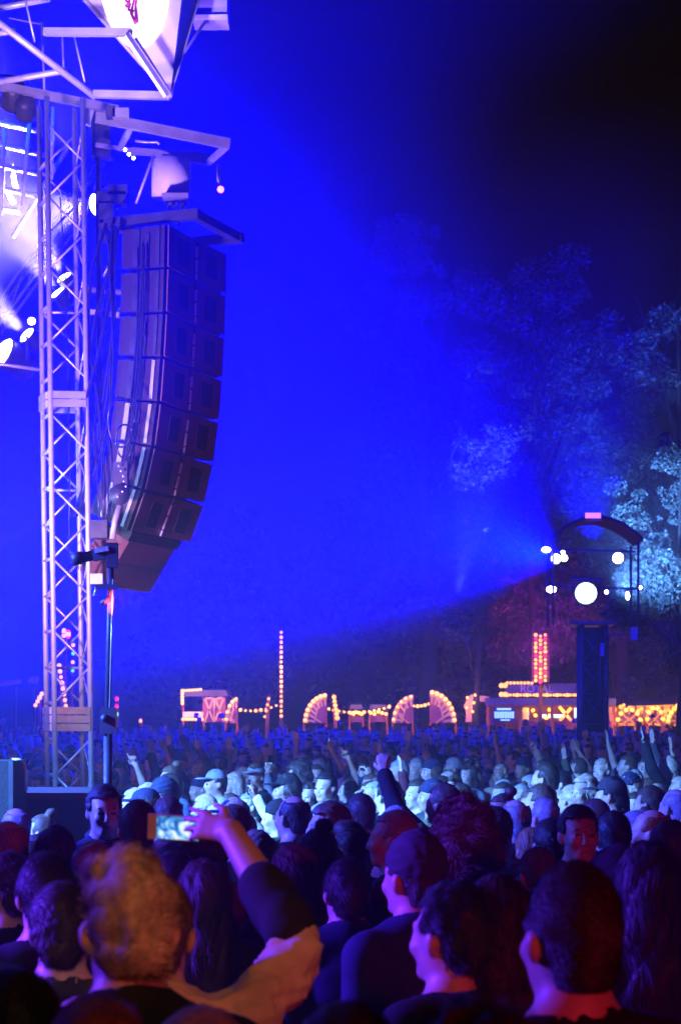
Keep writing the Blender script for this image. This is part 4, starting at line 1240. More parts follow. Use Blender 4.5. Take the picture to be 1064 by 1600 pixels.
def mid(X, Y, s, pose, rot=None):
    r = random.Random(int(X * 991 + Y * 7919))
    st, hc = r.choice([('short', 'dark brown'), ('short', 'black'), ('short', 'brown'), ('crop', 'dark brown'), ('crop', 'grey'), ('thin', 'grey'), ('tousled', 'brown'), ('long', 'dark brown'), ('long', 'blond'), ('long', 'brown'), ('bob', 'blond'), ('bob', 'brown'), ('bun', 'brown'), ('curly', 'dark brown'), ('short', 'blond'), ('short', 'grey')])
    top = r.choice(['black', 'black', 'navy', 'charcoal', 'charcoal', 'grey', 'white', 'maroon', 'denim', 'green', 'beige'])
    capk = r.choice([None] * 7 + ['cap', 'beanie'])
    capc = r.choice(['black', 'navy', 'grey'])
    fem = st in ('long', 'bob', 'bun')
    yaw = r.choice([0, 0, 25, -25]) if pose == 'down' else 0
    col_ = r.choice(['crew', 'collar', 'hood']) if pose == 'down' else 'crew'
    sl = 'short' if pose != 'down' and r.random() < .5 else 'long'
    X_ = X
    b = person((X, Y, 0), facing(X, Y, r.uniform(-24, 24)) if rot is None else R(180 + rot), '-', 'concert crowd', pose=pose, hair=(st, hc), top=top, skin=r.choice([0, 0, 1, 2]), scale=s,
               h=0.014, ct=0.019, collar=col_, sleeve=sl, fem=fem, yaw=yaw, capk=capk, capc=capc, ns=350, sw=0.0022, hh=0.013, seed=r.randint(1, 60))
    px_ = X / Y * FPX + CX
    row = 'front rows' if Y < 13 else 'middle rows' if Y < 18 else 'back rows' if Y < 24 else 'far rows'
    cap = '%s-%sped' % ({'black': 'black', 'navy': 'navy', 'grey': 'grey'}[capc], {'cap': 'cap', 'beanie': 'beanie-cap'}[capk]) if capk else None
    crowd.append([b, px_, '%s person in %s%s' % (cap or HD[st] % hc, top, PD[pose]), '%s below %s' % (row, landmark(px_))])
    placed.append((X, Y))
    if pose in PHONE_AT:
        M4 = b.matrix_basis
        ph = smartphone(Matrix.Translation(b.location.copy()) @ Euler((0, 0, b.rotation_euler.z)).to_matrix().to_4x4() @ Matrix.Scale(s, 4) @ Matrix.Translation(PHONE_AT[pose]) @ Matrix.Rotation(R(0 if pose == 'phone_both' else 90), 4, 'Y'),
                   'lit phone of %s person, %s below %s' % (cap or HD[st] % hc, row, landmark(px_)), 'lit phones in the crowd', 0.14, 0.07)
        phones.append(ph)
    return b
phones = []
# people with raised hands that stand out in the photograph
for x, yt, hp_, pose, rot in ((290, 1174, 27, 'both_up', 100), (345, 1177, 29, 'phone_high', 100), (470, 1186, 36, 'phone_both', 60), (690, 1178, 27, 'arm_up', 95), (862, 1184, 30, 'point_up', 80), (925, 1182, 29, 'both_up', 100),
                              (978, 1178, 32, 'arm_up_r', 90), (1040, 1180, 36, 'arm_up', 70), (560, 1180, 30, 'phone_high', 80), (642, 1184, 32, 'phone_both', 110), (890, 1225, 44, 'phone_both', 40), (1062, 1190, 34, 'arm_up', 100), (300, 1160, 22, 'arm_up', 100), (800, 1172, 28, 'arm_up_r', 100)):
    s, Y = solve(yt, hp_)
    mid((x - CX) / FPX * Y, Y, s, pose, rot)
LIMIT = 300
def blocked(X, Y):
    if X < px(150, 0, 14).x and 12.7 < Y < 15.6: return True
    if abs(X - px(168, 0, 12.5).x) < 0.35 and abs(Y - 12.5) < 0.5: return True
    if -3.4 < X < -2.0 and 18.2 < Y < 20.2: return True
    if X < -2.2 and Y < 21: return True
    return False
Y = 8.6
while Y < 60 and len(placed) < LIMIT:
    half = 545 / FPX * Y + 0.1
    step = 0.52 + 0.006 * Y
    X = -half + random.uniform(0, step)
    while X < half and len(placed) < LIMIT:
        x_, y_ = X + random.uniform(-.14, .14), Y + random.uniform(-.2, .2)
        if not blocked(x_, y_) and all((x_ - a) ** 2 + (y_ - b) ** 2 > 0.44 ** 2 for a, b in placed):
            r_ = random.random()
            pose = 'down' if r_ < .90 else random.choice(['arm_up', 'arm_up_r', 'phone_high', 'phone_both', 'point_up']) if Y > 15 else 'down'
            mid(x_, y_, random.uniform(0.88, 1.03), pose)
        X += step * random.uniform(.85, 1.2)
    Y += 0.60 + 0.006 * Y
YEND = Y
# labels: look first, then place, then order from the left where two would still read the same
from collections import defaultdict
gl = defaultdict(list)
for c in crowd: gl[c[2] + ', ' + c[3]].append(c)
ORD = ['leftmost', 'second from left', 'third from left', 'fourth from left', 'fifth from left']
for k, v in gl.items():
    v.sort(key=lambda c: c[1])
    for i, c in enumerate(v):
        lab = k if len(v) == 1 else '%s %s' % ('Left' if i == 0 else 'Right' if i == len(v) - 1 else 'Middle', k[0].lower() + k[1:])
        w_ = lab.split()
        c[0]['label'] = lab if len(w_) <= 16 else lab.replace('Person with ', '').replace('person with ', '').replace(' under the', ' by').replace(' hair', '')
gl = defaultdict(list)
for p_ in phones: gl[p_['label']].append(p_)
for k, v in gl.items():
    v.sort(key=lambda o_: o_.location.x / o_.location.y)
    if len(v) > 1:
        for i, o_ in enumerate(v): o_['label'] = ('left ' if i == 0 else 'right ' if i == len(v) - 1 else 'middle ') + k

# ------------------------------------------------------------------ the far crowd, one mass of small figures
def far_figure(pose, fem, vox):
    V, Q, mi = make_body(vox, POSES[pose], 0, 0, 0, 1.0, fem, True, vox * 1.6)
    keep = np.ones(len(Q), bool)
    z = V[Q].mean(1)
    m = np.zeros(len(Q), np.int32)
    r_xy = np.hypot(z[:, 0], z[:, 1])
    m[(z[:, 2] < 1.44)] = 1
    hand = (z[:, 2] < 1.44) & (np.abs(z[:, 0]) > .2) & (z[:, 2] < .9)
    m[hand] = 0
    m[(z[:, 2] < 0.92) & ~hand] = 2
    hr = (z[:, 2] > 1.70) | ((z[:, 1] > 0.03) & (z[:, 2] > 1.54) & (r_xy < .16))
    hr &= r_xy < 0.16
    m[hr & (z[:, 2] < 1.80)] = 3
    return V, Q, m
FP = (('down', False), ('down', True), ('arm_up', False), ('phone_both', False))
figs_near = [far_figure(p, f, 0.038) for p, f in FP]
figs_far = [far_figure(p, f, 0.050) for p, f in FP]
Vs, Fs, Ms = [], [], []
nv = 0
Y = YEND - 0.3
cnt = 0
while Y < 63.0:
    half = 555 / FPX * Y + 0.1
    X = -half + random.uniform(0, .6)
    while X < half:
        if not (abs(X - px(925, 0, 48).x) < 0.75 and abs(Y - 48) < 0.8):
            V, Q, m = (figs_near if Y < 40 else figs_far)[random.choices(range(4), (8, 5, .7, .7))[0]]
            a = facing(X, Y, random.uniform(-30, 30))
            s = random.uniform(0.87, 1.04)
            ca, sa = math.cos(a), math.sin(a)
            W_ = np.stack([(V[:, 0] * ca - V[:, 1] * sa) * s + X + random.uniform(-.15, .15), (V[:, 0] * sa + V[:, 1] * ca) * s + Y + random.uniform(-.2, .2), V[:, 2] * s + gz(Y)], 1)
            Vs.append(W_); Fs.append(Q + nv)
            mm = m.copy()
            mm[m == 1] = random.choice([1, 4, 5, 6])
            mm[m == 3] = random.choice([3, 7, 8])
            Ms.append(mm); nv += len(V); cnt += 1
        X += random.uniform(.52, .80) + 0.005 * Y
    Y += 0.72 + 0.010 * Y
fc = link_mesh('far_crowd', fast_mesh('far_crowd', np.concatenate(Vs), np.concatenate(Fs), True, np.concatenate(Ms)), [SK[0], CL['black'], TRS[1], HAIR['dark brown'], CL['charcoal'], CL['grey'], CL['maroon'], HAIR['brown'], HAIR['blond']])
tag(fc, 'dim mass of distant people in front of the fairground', 'crowd', kind='stuff')
print('PEOPLE', len(placed), 'FAR', cnt, 'far faces', sum(len(f) for f in Fs), 'YEND', YEND)
# ------------------------------------------------------------------ light tower in the crowd
def light_tower():
    Y = 48.0
    base = Vector((px(925, 0, Y).x, Y, gz(Y)))
    root = empty('light_tower', base, 'dark mast with roof and platform standing in the crowd at the right', 'light tower')
    hw = 0.30
    pz = px(0, 975, Y).z
    tz = px(0, 812, Y).z
    for sx in (-1, 1):
        for sy in (-1, 1):
            MB(base).path([base + Vector((sx * hw, sy * hw, 0.02)), base + Vector((sx * hw, sy * hw, pz))], 0.06, 8).build('mast_leg', M['steel_dark'], root)
            MB(base).path([base + Vector((sx * 1.05, sy * .6, pz)), base + Vector((sx * 1.05, sy * .6, tz - 0.55))], 0.03, 8).build('roof_post', M['steel_dark'], root)
    MB(base).box(base + Vector((0, 0, pz / 2)), (2 * hw - 0.1, 2 * hw - 0.1, pz - 0.1)).build('mast_cladding', M['black'], root)
    for i in range(5):
        z0, z1 = 0.4 + i * (pz - 0.6) / 5, 0.4 + (i + 1) * (pz - 0.6) / 5
        for sg in (-1, 1):
            MB(base).tube(base + Vector((sg * hw, -hw - .02, z0)), base + Vector((-sg * hw, -hw - .02, z1)), 0.02, 6).build('mast_brace', M['steel_dark'], root)
        MB(base).tube(base + Vector((-hw, -hw - .03, z0)), base + Vector((hw, -hw - .03, z0)), 0.022, 6).build('mast_rung', M['steel_dark'], root)
    MB(base).path([base + Vector((0.12, -hw - .08, pz)), base + Vector((0.16, -hw - .1, pz * .6)), base + Vector((0.08, -hw - .09, 0.3))], 0.02, 6).build('cable', M['cable'], root)
    MB(base).box(base + Vector((-0.05, 0, pz + 0.04)), (1.1, 1.3, 0.07)).build('platform', M['steel_dark'], root)
    # arched roof
    n = 12
    vs, fs = [], []
    for i in range(n + 1):
        t = -1 + 2 * i / n
        for yy in (-0.8, 0.8):
            for dz in (0, 0.08):
                vs.append(base + Vector((t * 1.15, yy, tz - 0.55 * t * t + dz)))
    for i in range(n):
        a = i * 4
        fs += [(a, a + 2, a + 6, a + 4), (a + 1, a + 5, a + 7, a + 3), (a, a + 4, a + 5, a + 1), (a + 2, a + 3, a + 7, a + 6)]
    fs += [(0, 1, 3, 2), (n * 4, n * 4 + 2, n * 4 + 3, n * 4 + 1)]
    MB(base).add(vs, fs).build('arched_roof', M['black'], root)
    MB(base).beam(px(848, 858, Y), px(992, 862, Y), 0.05, 0.05).build('lamp_bar', M['steel_dark'], root)
    MB(base).beam(px(856, 917, Y), px(1004, 920, Y), 0.05, 0.05).build('lamp_bar', M['steel_dark'], root)
    MB(base).box(px(940, 1015, Y - 0.4), (0.10, 0.12, 0.32)).build('side_panel', M['steel_mid'], root)
    MB(base).box(px(990, 990, Y - 0.4), (0.16, 0.12, 0.32)).build('side_panel', M['steel_mid'], root)
    MB(base).beam(px(945, 992, Y - .4), px(990, 992, Y - .4), 0.04, 0.04).build('arm', M['steel_dark'], root)
    MB(base).box(px(926, 805.5, Y - 0.85), (0.38, 0.06, 0.13)).build('led_panel', M['led_pink'], root)
    MB(base).box(px(926, 808, Y - 0.75), (0.45, 0.1, 0.2)).build('led_housing', M['steel_dark'], root)
    stage_light(px(915, 927, Y - 0.55), px(700, 1000, 10), 0.27, 'largest round lamp glowing in the middle of the light tower', 0, BLUE, 30, 'lens_blue', 'light tower lamps')
    small = [((853, 859), .07, 1.6, 'flat white lamp at the upper left end of the light tower'),
             ((868, 873), .12, 1.0, 'large white lamp of the left cluster on the light tower'),
             ((879, 863), .05, 1.0, 'smallest white lamp of the left cluster on the light tower'),
             ((881, 872), .085, 1.0, 'middling white lamp of the left cluster on the light tower'),
             ((965, 872), .135, 1.0, 'big white lamp at the upper right of the light tower'),
             ((861, 921), .085, 1.5, 'flat white lamp at the lower left of the light tower'),
             ((947, 925), .05, 1.0, 'tiny white lamp just right of the largest lamp'),
             ((980, 931), .085, .6, 'narrow white lamp at the lower right of the light tower'),
             ((999, 918), .045, 1.5, 'faint small lamp at the far right end of the light tower')]
    for (x, y), r, e, lab in small:
        p = px(x, y, Y - 0.5)
        st = stage_light(p, px(x * 0.9 + 20, 1080, 8), r, lab, 0, BLUE, 30, 'lens_white', 'light tower lamps', 0.8)
        st.scale = (e, 1, 1 if e > 0.9 else 1.25)
        MB(p).tube(p + Vector((0, 0.12, r * 0.8)), p + Vector((0, 0.3, r + 0.12)), 0.015).build('hanger', M['steel_dark'], st)
light_tower()
spot('tree_lamp_of_light_tower', px(970, 925, 49.3), px(1045, 825, 57.5), 80000, (0.12, 0.33, 1.0), 36, 0.8, 0.15)

# ------------------------------------------------------------------ trees
def leaf_cloud(name, blobs, n, size, seed, mi_mat, parent, org):
    r = np.random.default_rng(seed)
    pts = []
    w = np.array([b[3] ** 2 for b in blobs]); w = w / w.sum()
    ks = r.choice(len(blobs), n, p=w)
    B = np.array([(b[0], b[1], b[2], b[3]) for b in blobs])
    d = r.normal(size=(n, 3)); d /= np.linalg.norm(d, axis=1)[:, None]
    rad = 1 - np.abs(r.normal(0, 0.28, n))
    P = B[ks, :3] + d * (B[ks, 3] * np.clip(rad, 0.05, 1.15))[:, None] * np.array([1, 1, 0.85])
    s = size * r.uniform(0.5, 1.3, n)
    a = r.normal(size=(n, 3)); a /= np.linalg.norm(a, axis=1)[:, None]
    b = np.cross(a, r.normal(size=(n, 3))); b /= np.linalg.norm(b, axis=1)[:, None]
    a = a * s[:, None]; b = b * (s * 0.6)[:, None]
    V = np.stack([P - a, P + b * .9 - a * .1, P + a, P - b * .9 + a * .1], 1).reshape(-1, 3) - np.array(org)
    F = np.arange(4 * n).reshape(n, 4)
    return link_mesh(name, fast_mesh(name, V, F, False), mi_mat, parent)

def tree(base, height, spread, label, seed, n=11000, leaf=0.10, low=0.3, nb=75):
    r = random.Random(seed)
    base = Vector(base)
    root = empty('park_tree', base, label, 'tree', 'park trees behind the crowd')
    m = MB(base)
    th = height * 0.5
    m.path([base + Vector((0, 0, -0.05)), base + Vector((0.1, 0, th * 0.5)), base + Vector((r.uniform(-.4, .4), 0, th)), base + Vector((r.uniform(-.8, .8), 0, height * 0.78))], [height * .018, height * .014, height * .010, 0.03], 9)
    blobs = []
    # a few main limbs, each carrying a ragged string of leaf clumps of very different size
    for i in range(nb // 5):
        a = r.uniform(0, 6.283)
        f = low + (1 - low) * (i + r.random()) / (nb // 5)
        k = (0.35 + 0.65 * math.sin(math.pi * min(0.97, 0.12 + 0.80 * (f - low) / (1 - low)))) * (1.0 if f < .8 else .8)
        rr = spread * k * r.uniform(.75, 1.15)
        q = base + Vector((0, 0, height * f * r.uniform(.55, .75)))
        e = base + Vector((rr * math.cos(a), rr * math.sin(a) * .8, height * f * r.uniform(.93, 1.0)))
        m.path([q, q.lerp(e, .5) + Vector((0, 0, .5)), e], [height * .005, height * .003, 0.012], 5)
        for j in range(5):
            t = r.uniform(.35, 1.05)
            p = q.lerp(e, t) - base + Vector((r.gauss(0, .09), r.gauss(0, .09), r.gauss(0, .07))) * spread * 1.5
            br = spread * r.choice([.10, .14, .18, .24, .30]) * r.uniform(.8, 1.2)
            p.z = min(p.z, height - br * .8)
            blobs.append((p.x, p.y, p.z, br))
            if r.random() < .6:
                for z_ in range(2):
                    blobs.append((p.x + r.gauss(0, br), p.y + r.gauss(0, br), min(height, p.z + r.gauss(br * .4, br * .6)), br * r.uniform(.25, .5)))
    m.build('trunk', M['bark'], root)
    leaf_cloud('crown', [(b[0] + base.x, b[1] + base.y, b[2] + base.z, b[3]) for b in blobs], n, leaf, seed, M['leaf'], root, base)
    return root
def gx(x, Y): return (px(x, 0, Y).x, Y, 0)
tree(gx(668, 72), 22.0, 3.0, 'tallest tree at the left end of the dark tree line', 3, 34000, low=.35)
tree(gx(835, 76), 20.6, 4.6, 'broad tree with a blue lit top above the light tower', 8, 48000, low=.3, nb=100)
tree(gx(968, 80), 20.6, 3.4, 'blue lit tree top right of the broad tree', 21, 34000, low=.3)
tree(gx(1060, 74), 20.5, 3.4, 'dark tree cut off by the right edge', 33, 34000, low=.2)
tree(gx(1060, 58), 10.4, 2.5, 'nearer tree with bright pale blue lit leaves at the right edge', 5, 24000, leaf=.075, low=.42, nb=70)
tree(gx(738, 66), 8.6, 1.5, 'small tree with a few glinting leaves left of the light tower', 6, 4500, leaf=.10, low=.6, nb=30)
tree(gx(905, 92), 17.0, 5.0, 'dark tree far behind the light tower', 14, 20000, low=.1, leaf=.17)
tree(gx(770, 88), 15.0, 4.6, 'dark tree far behind the bulb column', 44, 18000, low=.1, leaf=.17)
tree(gx(560, 100), 15.0, 5.0, 'tree lost in the blue haze behind the fairground', 15, 6000, low=.2, leaf=.26)
tree(gx(300, 95), 15.0, 5.0, 'tree lost in the blue haze right of the truss tower', 16, 6000, low=.2, leaf=.26)
spot('leaf_glint_lamp', px(715, 930, 60), px(738, 812, 66), 16000, (0.45, 0.7, 1.0), 13, 0.6, 0.1)
spot('pink_fair_lamp', px(845, 1010, 68), px(842, 985, 76), 5000, (1.0, 0.05, 0.55), 50, 0.8, 0.2)

# ------------------------------------------------------------------ fairground stalls behind the crowd
YF = 66.0
PM = YF / FPX                                       # metres per photo pixel there
def fx(x, y, d=0.0): return px(x, y, YF + d)
bulb_mesh = {}
def bulb(p, r, parent, m='bulb'):
    key = (round(r, 3), m)
    if key not in bulb_mesh:
        b = MB().ball((0, 0, 0), r, 8, 6)
        me = bpy.data.meshes.new('bulb')
        me.from_pydata(b.v, [], b.f)
        me.polygons.foreach_set('use_smooth', b.s)
        me.materials.append(M[m])
        bulb_mesh[key] = me
    o = bpy.data.objects.new('bulb', bulb_mesh[key])
    o.location = Vector(p) - parent.location
    o.parent = parent
    col.objects.link(o)
    return o
def ground_at(x, d=0.0):
    p = fx(x, 1122, d); return Vector((p.x, p.y, 0))
def warm(x, y, power=60, d=-0.5, colr=(1.0, 0.42, 0.10)):
    power *= 1.5
    point('stall_bulb_light', fx(x, y, d), power, colr, 0.15)

def arch_stall(x0, x1, ytop, label, side=0, nb=7, ncell=6, r=0.075):
    """painted half or quarter wheel board with spokes and a rim of bulbs; side -1 / +1 gives a quarter"""
    c = ground_at((x0 + x1) / 2)
    root = empty('fairground_arch', c, label, 'fairground arch', 'lit fairground arches')
    if side == 0:
        cx, rx = (x0 + x1) / 2, (x1 - x0) / 2; A0, A1 = 0.0, math.pi
    elif side < 0:
        cx, rx = x1, (x1 - x0); A0, A1 = math.pi / 2, math.pi
    else:
        cx, rx = x0, (x1 - x0); A0, A1 = 0.0, math.pi / 2
    yb = 1130
    ry = yb - ytop
    def pt(a, k, d=0): return fx(cx + rx * k * math.cos(a), yb - ry * k * math.sin(a), d)
    N = 14
    angs = [A0 + (A1 - A0) * i / N for i in range(N + 1)]
    pl = [pt(a, 1.0, 0.1) for a in angs]
    cpt = fx(cx, yb, 0.1)
    MB(c).slab(pl + [cpt], (0, 0.08, 0)).build('back_board', M['stall_dark'], root)
    for i in range(N):
        MB(c).slab([pt(angs[i], 1.0), pt(angs[i + 1], 1.0), pt(angs[i + 1], 0.80), pt(angs[i], 0.80)], (0, 0.07, 0)).build('rim_board', M['stall'], root)
    for i in range(ncell + 1):
        a = A0 + (A1 - A0) * (i + 0.5) / (ncell + 1)
        MB(c).beam(pt(a, 0.80, 0.03), pt(a, 0.58, 0.03), 0.05, 0.07).build('spoke', M['stall'], root)
    a, b = A0 + (A1 - A0) * 0.25, A0 + (A1 - A0) * 0.75
    MB(c).beam(pt(a, 0.8, 0.02), fx(cx + rx * math.cos(b) * .6, yb, 0.02), 0.04, 0.06).build('lattice_bar', M['stall'], root)
    MB(c).beam(pt(b, 0.8, 0.04), fx(cx + rx * math.cos(a) * .6, yb, 0.04), 0.04, 0.06).build('lattice_bar', M['stall'], root)
    for i in range(nb):
        t = A0 + (A1 - A0) * (i + 0.5) / nb
        bulb(pt(t, 0.93, -0.14), r, root)
    for x in (x0 + 1, x1 - 1):
        p = fx(x, yb, 0.05)
        MB(c).tube((p.x, p.y, 0.01), (p.x, p.y, p.z + 0.02), 0.05, 6).build('post', M['stall_dark'], root)
    warm((x0 + x1) / 2, ytop + 6, 42, -0.9)
    return root
arch_stall(352, 372, 1089, 'narrow quarter arch with bulbs beside the leftmost stall', -1, 5, 3, .06)
arch_stall(474, 511, 1083, 'quarter wheel arch with bright bulbs right of the bulb mast', -1, 8, 6)
arch_stall(612, 646, 1085, 'half hidden dim wheel arch left of the brightest wheel', -1, 6, 4, .06)
arch_stall(671, 713, 1078, 'brightest wheel arch with ochre spokes in the middle of the fair', 1, 8, 6)
arch_stall(963, 1002, 1107, 'low lit arch right of the light tower mast', 0, 6, 4, .075)
arch_stall(1009, 1037, 1104, 'small lit arch second from the right edge', 0, 6, 3, .075)
arch_stall(1040, 1084, 1092, 'tall bright arch cut off by the right edge', -1, 8, 5, .08)

def bulb_mast(x, y0, y1, n, label, r=0.06, m=('bulb',), cols=1, dx=0.0, board=None, slant=0):
    c = ground_at(x, -0.6)
    root = empty('bulb_mast', c, label, 'bulb mast', 'bulb masts')
    t = fx(x + slant, y0, -0.6)
    MB(c).path([(c.x, c.y, 0.01), (t.x, t.y, t.z + 0.1)], 0.06, 8).build('post', M['stall_dark'], root)
    if board:
        MB(c).box((fx(x, (y0 + y1) / 2, -0.66)), (dx * cols * PM + 0.1, 0.08, (y1 - y0) * PM + .1)).build('board', M[board], root)
    k = 0
    for i in range(n):
        for j in range(cols):
            f = i / (n - 1)
            p = fx(x + slant * (1 - f) + (j - (cols - 1) / 2) * dx, y0 + (y1 - y0) * f + (j % 2) * 2, -0.8)
            bulb(p, r * random.uniform(.85, 1.15), root, m[(i + j * 2) % len(m)])
            k += 1
    return root
bulb_mast(439.5, 988, 1119, 18, 'tall slim mast with one long column of bulbs', .055)
warm(439, 1050, 50, -1.2)
bulb_mast(844, 992, 1063, 12, 'red and yellow bulb column towering over the bar', .06, ('bulb', 'bulb_red', 'bulb', 'bulb'), 3, 7.5, 'stall_dark')
warm(846, 1030, 18, -1.6, (1.0, 0.2, 0.08))
bulb_mast(527, 1089, 1122, 6, 'short bulb strip just right of the quarter wheel arch', .07, ('bulb',), 1, 0, None, -5)
bulb_mast(414, 1092, 1120, 4, 'short leaning bulb strip left of the bulb mast', .055, ('bulb',), 1, 0, None, 6)
bulb_mast(56, 1084, 1102, 4, 'slanting bulb strip left of the truss tower', .075, ('bulb',), 1, 0, None, 10)
bulb_mast(105, 1040, 1112, 9, 'slanting bulb string seen through the truss tower', .075, ('bulb',), 1, 0, None, -12)
bulb_mast(114, 1008, 1048, 4, 'green and white bulb string high behind the truss tower', .065, ('bulb', 'bulb_green', 'bulb', 'bulb_green'), 1, 0, None, 1)
bulb_mast(104, 985, 993, 4, 'short top bulb string with a red bulb behind the truss tower', .07, ('bulb', 'bulb', 'bulb_red'), 2, 7, None, 0)
bulb_mast(183, 1092, 1116, 3, 'small red lit post right of the thin camera pole', .07, ('bulb_red', 'bulb_red', 'bulb_green'), 1, 0, None, 0)
bulb_mast(220, 1126, 1127, 2, 'single amber bulb post between pole and leftmost stall', .055, ('bulb',), 1, 0, None, 0)

# leftmost stall: canvas roof, lattice sides, bulb rows
s1 = empty('fairground_stall', ground_at(318), 'leftmost lit stall with lattice side and rows of bulbs', 'stall')
o = s1.location
MB(o).slab([fx(284, 1088), fx(358, 1088), fx(352, 1078), fx(292, 1078)], (0, 2.2, 0.1)).build('roof', M['canvas'], s1)
MB(o).slab([fx(318, 1128, .05), fx(352, 1128, .05), fx(352, 1090, .05), fx(318, 1090, .05)], (0, .06, 0)).build('side_board', M['stall_dark'], s1)
for a, b in (((320, 1090), (334, 1128)), ((334, 1090), (320, 1128)), ((336, 1090), (350, 1128)), ((350, 1090), (336, 1128)), ((335, 1090), (335, 1128)), ((319, 1091), (351, 1091))):
    MB(o).beam(fx(*a), fx(*b), .05, .06).build('lattice_bar', M['stall'], s1)
for x in (286, 318, 352):
    p = fx(x, 1090); MB(o).tube((p.x, p.y + .1, .01), (p.x, p.y + .1, p.z), .05, 6).build('post', M['stall_dark'], s1)
MB(o).slab([fx(286, 1121), fx(318, 1121), fx(318, 1112), fx(286, 1112)], (0, .5, 0)).build('counter', M['warm_wall'], s1)
for x in range(286, 320, 5): bulb(fx(x, 1124, -.2), .06, s1)
for i in range(5): bulb(fx(285, 1079 + i * 5, -.2), .06, s1)
for i in range(7): bulb(fx(287 + i * 4.5, 1079 - i * .3, -.2), .05, s1)
warm(300, 1100, 50, -.6); warm(338, 1096, 30, -.8)
# two small bulb-lit stalls in the middle
for x0, x1, lab in ((545, 568, 'tiny stall with a cluster of bulbs right of the quarter wheel'), (576, 606, 'small low stall with bulbs left of the dim wheel arch')):
    s = empty('fairground_stall', ground_at((x0 + x1) / 2), lab, 'stall')
    o = s.location
    MB(o).slab([fx(x0, 1108), fx(x1, 1108), fx(x1 - 3, 1101), fx(x0 + 3, 1101)], (0, 1.6, .1)).build('roof', M['canvas'], s)
    for x in (x0 + 1, x1 - 1):
        p = fx(x, 1109); MB(o).tube((p.x, p.y + .1, .01), (p.x, p.y + .1, p.z), .04, 6).build('post', M['stall_dark'], s)
    MB(o).slab([fx(x0, 1128, .3), fx(x1, 1128, .3), fx(x1, 1110, .3), fx(x0, 1110, .3)], (0, .1, 0)).build('back_wall', M['stall_dark'], s)
    for i in range(5): bulb(fx(x0 + 3 + (x1 - x0 - 6) * i / 4, 1114 + 2 * math.sin(i * 2.1), -.1), .065, s)
    warm((x0 + x1) / 2, 1113, 22, -.5)
# carved ochre figure board
s = empty('carved_figure_board', ground_at(735), 'carved ochre figure board between brightest wheel and bar', 'figure board')
o = s.location
pts = [(727, 1128), (728, 1112), (724, 1103), (729, 1094), (736, 1084), (743, 1090), (742, 1100), (746, 1108), (741, 1116), (743, 1128)]
MB(o).slab([fx(*p) for p in pts], (0, .12, 0)).build('board', M['stall'], s)
MB(o).beam(fx(745, 1091), fx(764, 1093), .06, .2).build('sign_arm', M['stall'], s)
p = fx(735, 1120); MB(o).tube((p.x, p.y + .2, .01), (p.x, p.y + .2, p.z), .06, 6).build('post', M['stall_dark'], s)
for q in ((730, 1090), (740, 1098), (729, 1106), (738, 1112), (742, 1086)): bulb(fx(*q, -.12), .055, s)
warm(735, 1100, 26, -.6)

# the bar with the ROYAL fascia
def text_mesh(name, body, size, loc, parent, m, depth=0.02):
    cu = bpy.data.curves.new(name, 'FONT')
    cu.body = body; cu.size = size; cu.extrude = depth; cu.align_x = 'LEFT'
    ob = bpy.data.objects.new(name, cu)
    col.objects.link(ob)
    dg = bpy.context.evaluated_depsgraph_get()
    me = bpy.data.meshes.new_from_object(ob.evaluated_get(dg))
    bpy.data.objects.remove(ob)
    o_ = link_mesh(name, me, None, parent)
    me.materials.clear(); me.materials.append(M[m])
    o_.location = Vector(loc) - parent.location
    o_.rotation_euler = (R(90), 0, 0)
    return o_
br = empty('festival_bar', ground_at(860), 'long festival bar with ROYAL on its dark fascia and a bulb row', 'bar')
o = br.location
MB(o).slab([fx(790, 1084), fx(908, 1084), fx(908, 1068), fx(790, 1068)], (0, .2, 0)).build('upper_fascia', M['fascia'], br)
MB(o).slab([fx(758, 1102, -.25), fx(962, 1102, -.25), fx(962, 1091, -.25), fx(758, 1091, -.25)], (0, .2, 0)).build('lower_fascia', M['fascia'], br)
MB(o).slab([fx(758, 1091, -.2), fx(962, 1091, -.2), fx(940, 1084, 1), fx(786, 1084, 1)], (0, 1.5, .08)).build('roof', M['canvas'], br)
MB(o).slab([fx(760, 1132, 2.6), fx(960, 1132, 2.6), fx(960, 1092, 2.6), fx(760, 1092, 2.6)], (0, .1, 0)).build('back_wall', M['stall_dark'], br)
MB(o).slab([fx(776, 1140, .2), fx(956, 1140, .2), fx(956, 1127, .2), fx(776, 1127, .2)], (0, .5, 0)).build('counter', M['stall_dark'], br)
for x in (762, 812, 862, 905, 958):
    p = fx(x, 1102, -.1); MB(o).tube((p.x, p.y, .01), (p.x, p.y, p.z), .06, 6).build('post', M['stall_dark'], br)
text_mesh('fascia_lettering', 'ROYAL', 0.36, fx(812, 1081.5, -.03), br, 'letter')
for i in range(22): bulb(fx(792 + i * 5.2, 1086, -.35), .05 if i % 3 else .07, br)
for i in range(8): bulb(fx(792 + i * 5.5, 1067, -.15), .055, br)
for i in range(4): bulb(fx(783 + (i % 2) * 6, 1071 + (i // 2) * 14, -.3), .09, br)
MB(o).slab([fx(816, 1126, 1.2), fx(826, 1126, 1.2), fx(826, 1106, 1.2), fx(816, 1106, 1.2)], (0, .1, 0)).build('lit_panel', M['warm_wall'], br)
for a, b in (((873, 1104), (892, 1126)), ((892, 1106), (874, 1126))):
    MB(o).beam(fx(*a, 1.0), fx(*b, 1.0), .06, .1).build('cross_brace', M['stall'], br)
for x, y in ((832, 1110), (836, 1118), (858, 1109), (861, 1117), (853, 1122), (908, 1110)):
    bulb(fx(x, y, 1.4), .07, br)
